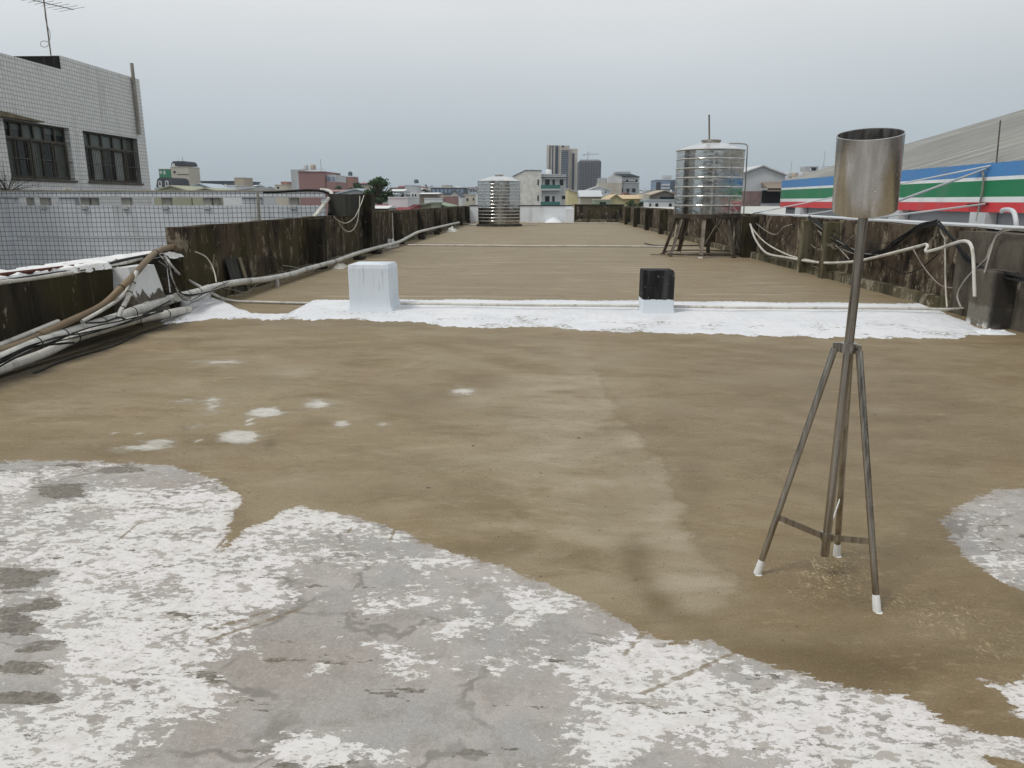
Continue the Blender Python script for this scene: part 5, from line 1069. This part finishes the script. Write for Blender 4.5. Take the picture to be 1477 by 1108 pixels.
# towers
Y = 430
tw = c_('tower_stone', (.52, .47, .41), scale=.05, fine=.6, bump=0); tg = c_('tower_glass', (.03, .05, .085), rough=.4, scale=.1, fine=.8, bump=0)
t = thing('tower_block', 'tall stone-coloured apartment tower with dark vertical window bands', 'building', (Xat(810, Y), Y + 8, GZ))
for a, b, yt, o in ((788, 806, 209.5, 0), (806.2, 820, 210.5, -2), (820.2, 832, 214.5, 1.5)): MB().box(Xat(a, Y), Xat(b, Y), Y + o, Y + 18, GZ, Zat(yt, Y)).build('tower_wall', tw, t)
for a, b, yt, yb, o in ((791.5, 793, 214, 272, 0), (795.5, 797, 214, 272, 0), (800, 804, 210.5, 272, 0), (808.5, 818.5, 217, 272, -2), (824.5, 827.5, 221, 272, 1.5)):
    g = MB().box(Xat(a, Y), Xat(b, Y), Y + o - .25, Y + o + .3, GZ + 4, Zat(yt, Y)).build('window_band', tg, t)
    fl = MB()
    for k in range(26):
        z = Zat(272, Y) + k * 1.02
        if z < Zat(yt, Y) - .4: fl.box(Xat(a, Y), Xat(b, Y), Y + o - .4, Y + o - .26, z, z + .22)
    if fl.v: fl.build('floor_lines', C['slate'] if b - a < 6 else C['grey_h'], g)
for a, b in ((792, 794), (795.5, 797.5), (809, 812)): MB().box(Xat(a, Y), Xat(b, Y), Y - .3 - (2 if a > 800 else 0), Y - (2 if a > 800 else 0) + .2, Zat(213, Y), Zat(210.4, Y)).build('crown_slot', C['dark'], t)
Y = 470
t = thing('tower_under_construction', 'grey tower wrapped in scaffold netting with a crane, right of the stone tower', 'building', (Xat(850, Y), Y + 8, GZ))
nm = NT('scaffold_net'); z = nm.sep(); bk = nm.n('ShaderNodeTexBrick', offset=0.0); nm.l(nm.comb(z[0], z[2]), bk.inputs['Vector'])
for i, c in ((1, (.045, .048, .06)), (2, (.062, .066, .078)), (3, (.15, .155, .17))): bk.inputs[i].default_value = (*c, 1)
bk.inputs['Scale'].default_value = 1; bk.inputs['Mortar Size'].default_value = .12; bk.inputs['Brick Width'].default_value = 1.6; bk.inputs['Row Height'].default_value = 1.3
nm = nm.fin(bk.outputs['Color'], .8)
MB().box(Xat(833.5, Y), Xat(866, Y), Y, Y + 16, GZ, Zat(231.5, Y)).build('netting', nm, t, bevel=1.0)
MB().box(Xat(836, Y), Xat(863, Y), Y + 2, Y + 14, Zat(231.5, Y) + .01, Zat(230, Y)).build('top_deck', C['grey_h'], t)
t2 = thing('tower_crane', 'thin tower crane on top of the netted tower', 'crane', (Xat(847.5, Y), Y + 8, Zat(230, Y)))
MB().bar((Xat(847.5, Y), Y + 8, Zat(230, Y)), (Xat(847.5, Y), Y + 8, Zat(218.5, Y)), .5).build('mast', C['grey_h'], t2)
MB().bar((Xat(841, Y), Y + 8, Zat(222.3, Y)), (Xat(864, Y), Y + 8, Zat(221.3, Y)), .3, .35).build('jib', C['grey_h'], t2)
MB().bar((Xat(847.5, Y), Y + 8, Zat(218.5, Y)), (Xat(860, Y), Y + 8, Zat(221.3, Y)), .12).build('tie', C['grey_h'], t2)
MB().box(Xat(841, Y), Xat(843, Y), Y + 7.5, Y + 8.5, Zat(223.4, Y), Zat(222.2, Y)).build('counterweight', C['dark'], t2)
# house with white gable + grey upper storeys right of the towers
Y = 190
t = bldg('gabled_town_house', 'large grey and white house with a dark hipped roof right of the towers', 'house', 896, 921, 264, Y, 10, c_('mid_grey_wall', (.30, .31, .32)), 'flat', C['white_h'], wins=[(896.5, 272, 898, 277.5), (903, 272, 907, 277.5), (911, 272, 916, 277.5)])
MB().box(Xat(863, Y), Xat(895.8, Y), Y - .5, Y + 9, GZ, Zat(264, Y)).build('lower_wall', C['cream'], t)
up = MB().box(Xat(896, Y), Xat(921, Y), Y + .2, Y + 9.5, Zat(264, Y) + .35, Zat(255.5, Y)).build('upper_storey', C['white_h'], t)
for a in (902, 915.5): rect(MB(), a, 259.5, a + 3, 264, Y + .2, .05, .1).build('window', M['glassd'], up)
MB().prism([(Xat(875.5, Y), Y - .4, Zat(264, Y) + .02), (Xat(896, Y), Y - .4, Zat(264, Y) + .02), (Xat(896, Y), Y - .4, Zat(254, Y)), (Xat(885, Y), Y - .4, Zat(251.5, Y)), (Xat(875.5, Y), Y - .4, Zat(255.5, Y))], (0, 9, 0)).build('gable', C['white_h'], t)
MB().prism([(Xat(885, Y), Y - .6, Zat(251.3, Y)), (Xat(909, Y), Y - .6, Zat(251.3, Y)), (Xat(922, Y), Y - .6, Zat(255.4, Y)), (Xat(897, Y), Y - .6, Zat(254.6, Y))], (0, 10, 0)).build('roof', C['slate'], t)
MB().box(Xat(888, Y), Xat(910, Y), Y + 3, Y + 8, Zat(251.3, Y) + .01, Zat(247.3, Y)).build('roof_plant', C['grey_h'], t)
MB().box(Xat(864, Y), Xat(875, Y), Y + 2, Y + 8, Zat(264, Y) + .01, Zat(256.5, Y)).build('roof_room', C['grey_h'], t)
bldg('yellow_house', 'pale yellow house with a white sloping roof below the towers', 'house', 819, 842, 273, 110, 12, C['yellow'], 'shed', C['lgrey'], apex=281, wins=[(834, 291.5, 837.5, 296)])
bldg('white_shed', 'white gable-roofed shed between the yellow house and the grey house', 'shed', 846, 880, 275, 150, 10, C['white_h'], 'gable', C['white_h'], apex=269, wins=[(852, 277.5, 869, 279.5)])
bldg('long_white_roof', 'long white sheet roof sloping behind the yellow house', 'shed', 836, 868, 284, 105, 7, C['cream'], 'slope', C['lgrey'], apex=274)
bldg('green_house', 'small pale green house front right of the yellow house', 'house', 858, 881, 289, 88, 5, C['green'], 'flat', C['cream'], wins=[(865, 291.5, 874, 295.5)])
bldg('yellow_house', 'yellow gable-ended house with an orange sheet roof near the far right corner', 'house', 878, 898, 288, 90, 12, C['yellow'], 'gable', C['orange'], apex=281.3)
bldg('orange_roof_house', 'long orange-tan sheet roof at the far right corner of the roof', 'house', 897, 929, 287, 95, 8, C['yellow'], 'slope', C['orange'], apex=281)
bldg('house', 'narrow cream house end right of the orange-tan roof', 'house', 928, 936, 281.5, 93, 5, C['cream'])
Y = 300
t = bldg('blue_block', 'dark blue-glazed office block left of the raised tank', 'building', 945, 975.5, 260, Y, 14, C['blue'], 'flat', C['lgrey'])
MB().box(Xat(957, Y), Xat(970, Y), Y + 3, Y + 9, Zat(260, Y) + .6, Zat(253, Y)).build('roof_room', C['lgrey'], t)
rect(MB(), 945.5, 263, 952, 276, Y, .1, .2).build('window_band', C['dark'], t); rect(MB(), 966, 261.5, 975, 275, Y, .1, .2).build('window_band', C['slate'], t)
for yb in (266, 270.5): rect(MB(), 952.5, yb, 965, yb + 1.9, Y, .3, .3).build('balcony_band', C['white_h'], t)
bldg('grey_gable_shed', 'weathered grey gable shed with an open front left of the raised tank', 'shed', 938, 978, 282, 100, 9, c_('weathered_board', (.22, .20, .18)), 'gable', C['tan'], apex=275.5, wins=[(952, 284, 977, 288.5)])
bldg('light_blue_house', 'pale blue-white house with three small windows left of the raised tank', 'house', 935, 990, 289.8, 78, 6, C['white_h'], 'flat', C['sheet_b'], wins=[(937, 293.5, 939, 299), (945.5, 293.5, 949.5, 299), (965, 293.5, 969, 299)])
# right of the raised tank
t = bldg('gable_warehouse', 'grey gable-ended sheet warehouse right of the raised tank', 'warehouse', 1062, 1130, 253, 100, 14, C['lgrey'], 'gable', c_('roof_pale', (.6, .61, .61)), apex=240.5)
rect(MB(), 1062, 276, 1097, 297, 100, .06, .08).build('brick_dado', c_('dado', (.25, .17, .16)), t); rect(MB(), 1098, 275.5, 1125, 293, 100, .06, .08).build('doorway', M['black'], t)
MB().prism([(Xat(1096, 100), 97, Zat(272, 100)), (Xat(1128, 100), 97, Zat(272, 100)), (Xat(1128, 100), 99.99, Zat(263, 100)), (Xat(1096, 100), 99.99, Zat(263, 100))], (0, 0, -.4)).build('lean_to_roof', C['brown'], t)
rect(MB(), 1096, 272.2, 1128, 274, 97, .0, .2).build('gutter', C['lgrey'], t)
t = bldg('flat_roof_block', 'brown rooftop block with water tanks behind the warehouse', 'building', 1126, 1166, 256, 120, 10, C['brown'], 'flat', C['tan'])
for k, p in enumerate((1132, 1142, 1152, 1160)): MB().lathe([(0, 0), (.42, 0), (.42, 0), (.42, 1.1), (.3, 1.25), (0, 1.3)], (Xat(p, 118.8), 118.8, Zat(262, 118.8)), 12).build('roof_tank', C['tan'] if k % 2 else C['lgrey'], t)
MB().prism([(Xat(1124, 120), 119.8, Zat(251, 120)), (Xat(1160, 120), 119.8, Zat(248.5, 120)), (Xat(1160, 120), 119.8, Zat(249.5, 120)), (Xat(1124, 120), 119.8, Zat(252, 120))], (0, 8, 0)).build('sheet_roof', C['white_h'], t)
t = bldg('stair_block', 'grey rooftop stair block with an open frame left of the canister', 'building', 1158, 1180, 251, 125, 6, C['grey_h'])
mb = MB()
for a, b, c, d in ((1159, 1166, 240.5, 250), (1166.2, 1175, 240.5, 242), (1166.2, 1175, 246.8, 250), (1175.2, 1178, 240.5, 250)): mb.box(Xat(a, 125), Xat(b, 125), 125.5, 128, Zat(d, 125), Zat(c, 125))
mb.build('open_frame', C['grey_h'], t)
t = bldg('railed_roof', 'low roof with a pale pipe railing just left of the canister', 'building', 1178, 1215, 247.5, 130, 8, C['tan'])
mb = MB()
for p in range(1182, 1216, 4): mb.bar((Xat(p, 130), 130.3, Zat(247.5, 130) + .4), (Xat(p, 130), 130.3, Zat(241, 130)), .07)
for yb in (241, 244.5): mb.bar((Xat(1182, 130), 130.3, Zat(yb, 130)), (Xat(1214, 130), 130.3, Zat(yb, 130)), .08)
mb.build('railing', C['grey_h'], t)
for p, yt, lab in ((1136.5, 234, 'thin aerial pole on the brown rooftop block'), (1182.5, 219, 'taller thin aerial pole left of the canister')): 
    o = MB().tube([(Xat(p, 117), 117, Zat(262, 117)), (Xat(p + 1, 117), 117, Zat(yt, 117))], .05, 5).build('aerial_pole', C['lgrey']); tag(o, lab, 'aerial')

# tree and shrub
def tree(label, px, yt, yb, w, Y, seed, n, name='tree', cat='tree'):
    r = random.Random(seed); x = Xat(px, Y); zt, zb = Zat(yt, Y), Zat(yb, Y); hw = w / 2 * Y / 1121; t = thing(name, label, cat, (x, Y, GZ))
    MB().tube([(x, Y, GZ), (x + .1, Y, (GZ + zb) / 2), (x, Y, zb + .5)], [.4, .3, .18], 9).build('trunk', c_('bark', (.09, .07, .05)), t)
    lb = MB()
    for i in range(7): a = r.uniform(0, 6.28); lb.tube([(x, Y, zb - .4), (x + math.cos(a) * hw * .4, Y + math.sin(a) * hw * .4, zb + (zt - zb) * .35), (x + math.cos(a) * hw * .75, Y + math.sin(a) * hw * .75, zb + (zt - zb) * r.uniform(.4, .8))], [.12, .08, .03], 6)
    lb.build('limbs', M.get('bark', c_('bark', (.09, .07, .05))), t)
    cl = [(r.gauss(0, .42), r.gauss(0, .42), r.uniform(.08, .92)) for _ in range(34)]
    mb = MB()
    for i in range(n):
        c = cl[i % len(cl)]; e = (1 - abs(c[2] - .42) * 1.25)
        p = Vector((x + hw * (c[0] * e + r.gauss(0, .15)), Y + hw * (c[1] * e + r.gauss(0, .15)), zb + (zt - zb) * (c[2] + r.gauss(0, .055))))
        s = r.uniform(.09, .2) * hw / 1.6; a = Vector((r.gauss(0, 1), r.gauss(0, 1), r.gauss(0, .6))).normalized(); b = a.orthogonal().normalized(); b.rotate(Matrix.Rotation(r.uniform(0, 6.28), 3, a))
        mb.face([p - a * s, p + b * s * .5, p + a * s, p - b * s * .5])
    lf = NT('leaf_' + str(seed)); nz = lf.noise(.9, det=3); n2 = lf.noise(7); lm = lf.fin(lf.mix(lf.ramp(n2, .35, .65), lf.mix(lf.ramp(nz, .35, .65), (.018, .045, .016), (.035, .075, .022)), (.055, .10, .03)), .7)
    mb.build('crown', lm, t)
tree('dark green tree rising over the roofs right of the pale warehouse', 547, 257.5, 293, 42, 72, 5, 6000)
tree('small green tree left of the taller dark tree', 516, 264, 280, 26, 125, 6, 2600)
tree('round green tree top beside the pink building', 489, 268, 278, 14, 140, 11, 1500)
tree('dark tree clump low on the skyline left of the glazed office block', 612, 273, 284, 18, 170, 12, 1800)
tree('green tree between the netted tower and the gabled town house', 872, 271, 284, 13, 170, 13, 1400)
tree('dark tree behind the tan stair block', 372, 269, 278, 16, 150, 14, 1600)
tree('small dark tree at the far right corner behind the parapet', 911, 289, 298, 16, 86, 9, 1500)
tree('low dark tree right of the far right corner, beside the pale blue house', 930, 291, 300, 24, 82, 10, 1500)

# further houses across the town
def fill():
    r = random.Random(21); pal = [('white', C['white_h']), ('pale grey', C['lgrey']), ('cream', C['cream']), ('tan', C['tan']), ('grey', C['grey_h']), ('taupe', C['brown']), ('blue-grey', C['sheet_b'])]
    zones = [(215, 300, 271, 275, 260, 'behind the domed tower'), (285, 350, 266, 271, 240, 'below the long dark roof'), (352, 421, 265, 271, 260, 'between the tan block and the pink building'), (484, 535, 262, 270, 280, 'between the pink building and the tree'), (562, 625, 268, 275, 330, 'right of the tree'), (600, 700, 267, 275, 360, 'left of the far tank'), (655, 745, 269, 275, 380, 'around the far tank'), (866, 950, 270, 277, 330, 'right of the netted tower'), (920, 985, 274, 281, 180, 'left of the raised tank'), (560, 620, 277, 285, 190, 'in the hollow right of the tree'), (1126, 1210, 252, 258, 260, 'behind the canister'), (835, 935, 277, 284, 140, 'under the towers'), (1075, 1140, 258, 262, 300, 'behind the grey warehouse')]
    seen = {}
    for a, b, y0, y1, D, where in zones:
        n = max(4, int((b - a) / 9))
        for i in range(n):
            px = a + (b - a) * (i + r.uniform(.0, .6)) / n; w = r.uniform(6, 15); Y = D * r.uniform(.85, 1.35); yt = r.uniform(y0, y1); nm, m = r.choice(pal); rt = r.choice(['flat', 'flat', 'gable', 'slope'])
            lab = '%s %s house %s on the skyline' % (nm, {'flat': 'flat-topped', 'gable': 'gable-ended', 'slope': 'pitched-roof'}[rt], where)
            rm = m if rt == 'flat' else r.choice([C['white_h'], C['sheet_b'], C['slate'], C['red'], C['tan'], C['lgrey']])
            wins = []
            x = px + 1.5
            while x < px + w - 2: wins.append((x, yt + 2, x + 1.4, yt + 3.8)); x += 3.4
            if rt != 'flat': yt += 2
            t = bldg('town_house', lab, 'house', px, px + w, yt, Y, 10, m, rt, rm, wins if r.random() < .75 else [], apex=yt - r.uniform(1.2, 2.5), group='houses ' + where)
            if rt == 'flat' and r.random() < .5:
                q = px + w * r.uniform(.15, .85); s = Y / 1121; MB().lathe([(0, 0), (1.5 * s, 0), (1.5 * s, 0), (1.5 * s, 2.2 * s), (.6 * s, 2.8 * s), (0, 2.9 * s)], (Xat(q, Y + 1), Y + 1 + 1.5 * s, Zat(yt, Y) + .2), 12).build('roof_tank', r.choice([C['lgrey'], C['white_h'], C['slate'], C['tan']]), t)
            if r.random() < .25: q = px + w * r.uniform(.2, .8); MB().tube([(Xat(q, Y), Y + 3, Zat(yt, Y)), (Xat(q, Y), Y + 3, Zat(yt - r.uniform(4, 8), Y))], .045, 4).build('aerial', M['iron'], t)
            if rt == 'flat' and r.random() < .55:
                q = px + w * r.uniform(.2, .6); MB().box(Xat(q, Y), Xat(q + w * .3, Y), Y + 2, Y + 6, Zat(yt, Y) + .4, Zat(yt - r.uniform(1.5, 3), Y)).build('roof_room', r.choice(pal)[1], t)
fill()

# unseen blocks added behind the viewer: tank reflections, less sky light from the back
t = thing('added_stair_house', 'grey rendered stair house with dark windows, added out of view to reflect in the steel tanks', 'building', (0, -8, 0))
c_('added_stair_render', (.34, .33, .31))
MB().box(-5.2, 2.2, -9, -5.5, -.02, 3.1).build('wall', M['added_stair_render'], t); MB().box(-5.4, 2.4, -9.2, -5.3, 3.1, 3.25).build('roof', M['fibre'], t)
MB().box(-1.6, -.7, -5.53, -5.45, .05, 2.1).build('door', M['iron_d'], t)
for x in (-4.4, -3.0, .4): MB().box(x, x + .9, -5.53, -5.45, 1.0, 2.2).build('window', M['glassd'], t)
for i, (x0, x1, y0, y1, z, lab) in enumerate(((-30, -16, -40, -26, 4.5, 'plain unseen grey block of flats behind the roof, left of the stair house'), (-12, 4, -46, -34, 6, 'plain unseen cream block of flats behind the stair house'), (8, 26, -38, -24, 5, 'plain unseen tan block of flats behind the roof, right of the stair house'))):
    t = thing('added_apartment_block', lab, 'building', ((x0 + x1) / 2, (y0 + y1) / 2, GZ)); MB().box(x0, x1, y0, y1, GZ, z).build('wall', (C['grey_h'], C['cream'], C['tan'])[i], t)
    for k in range(int((x1 - x0) / 3)):
        for q in range(3): MB().box(x0 + 1 + k * 3, x0 + 2.6 + k * 3, y1 - .02, y1 + .06, z - 2.4 - q * 3, z - .9 - q * 3).build('window', M['glassd'], t)

# air between here and the towers
hz = bpy.data.materials.new('haze'); hz.use_nodes = True; nt = hz.node_tree; nt.nodes.clear()
ho = nt.nodes.new('ShaderNodeOutputMaterial'); pv = nt.nodes.new('ShaderNodeVolumePrincipled'); nt.links.new(pv.outputs[0], ho.inputs['Volume'])
pv.inputs['Color'].default_value = (.80, .88, .95, 1); pv.inputs['Density'].default_value = .00028; pv.inputs['Anisotropy'].default_value = .1
o = MB().box(-2600, 2600, -400, 3600, GZ - 1.5, 45).build('haze', hz); o['kind'] = 'stuff'; o['label'] = 'pale haze over the town'
for o in bpy.data.objects:
    if '_w' in o: del o['_w']
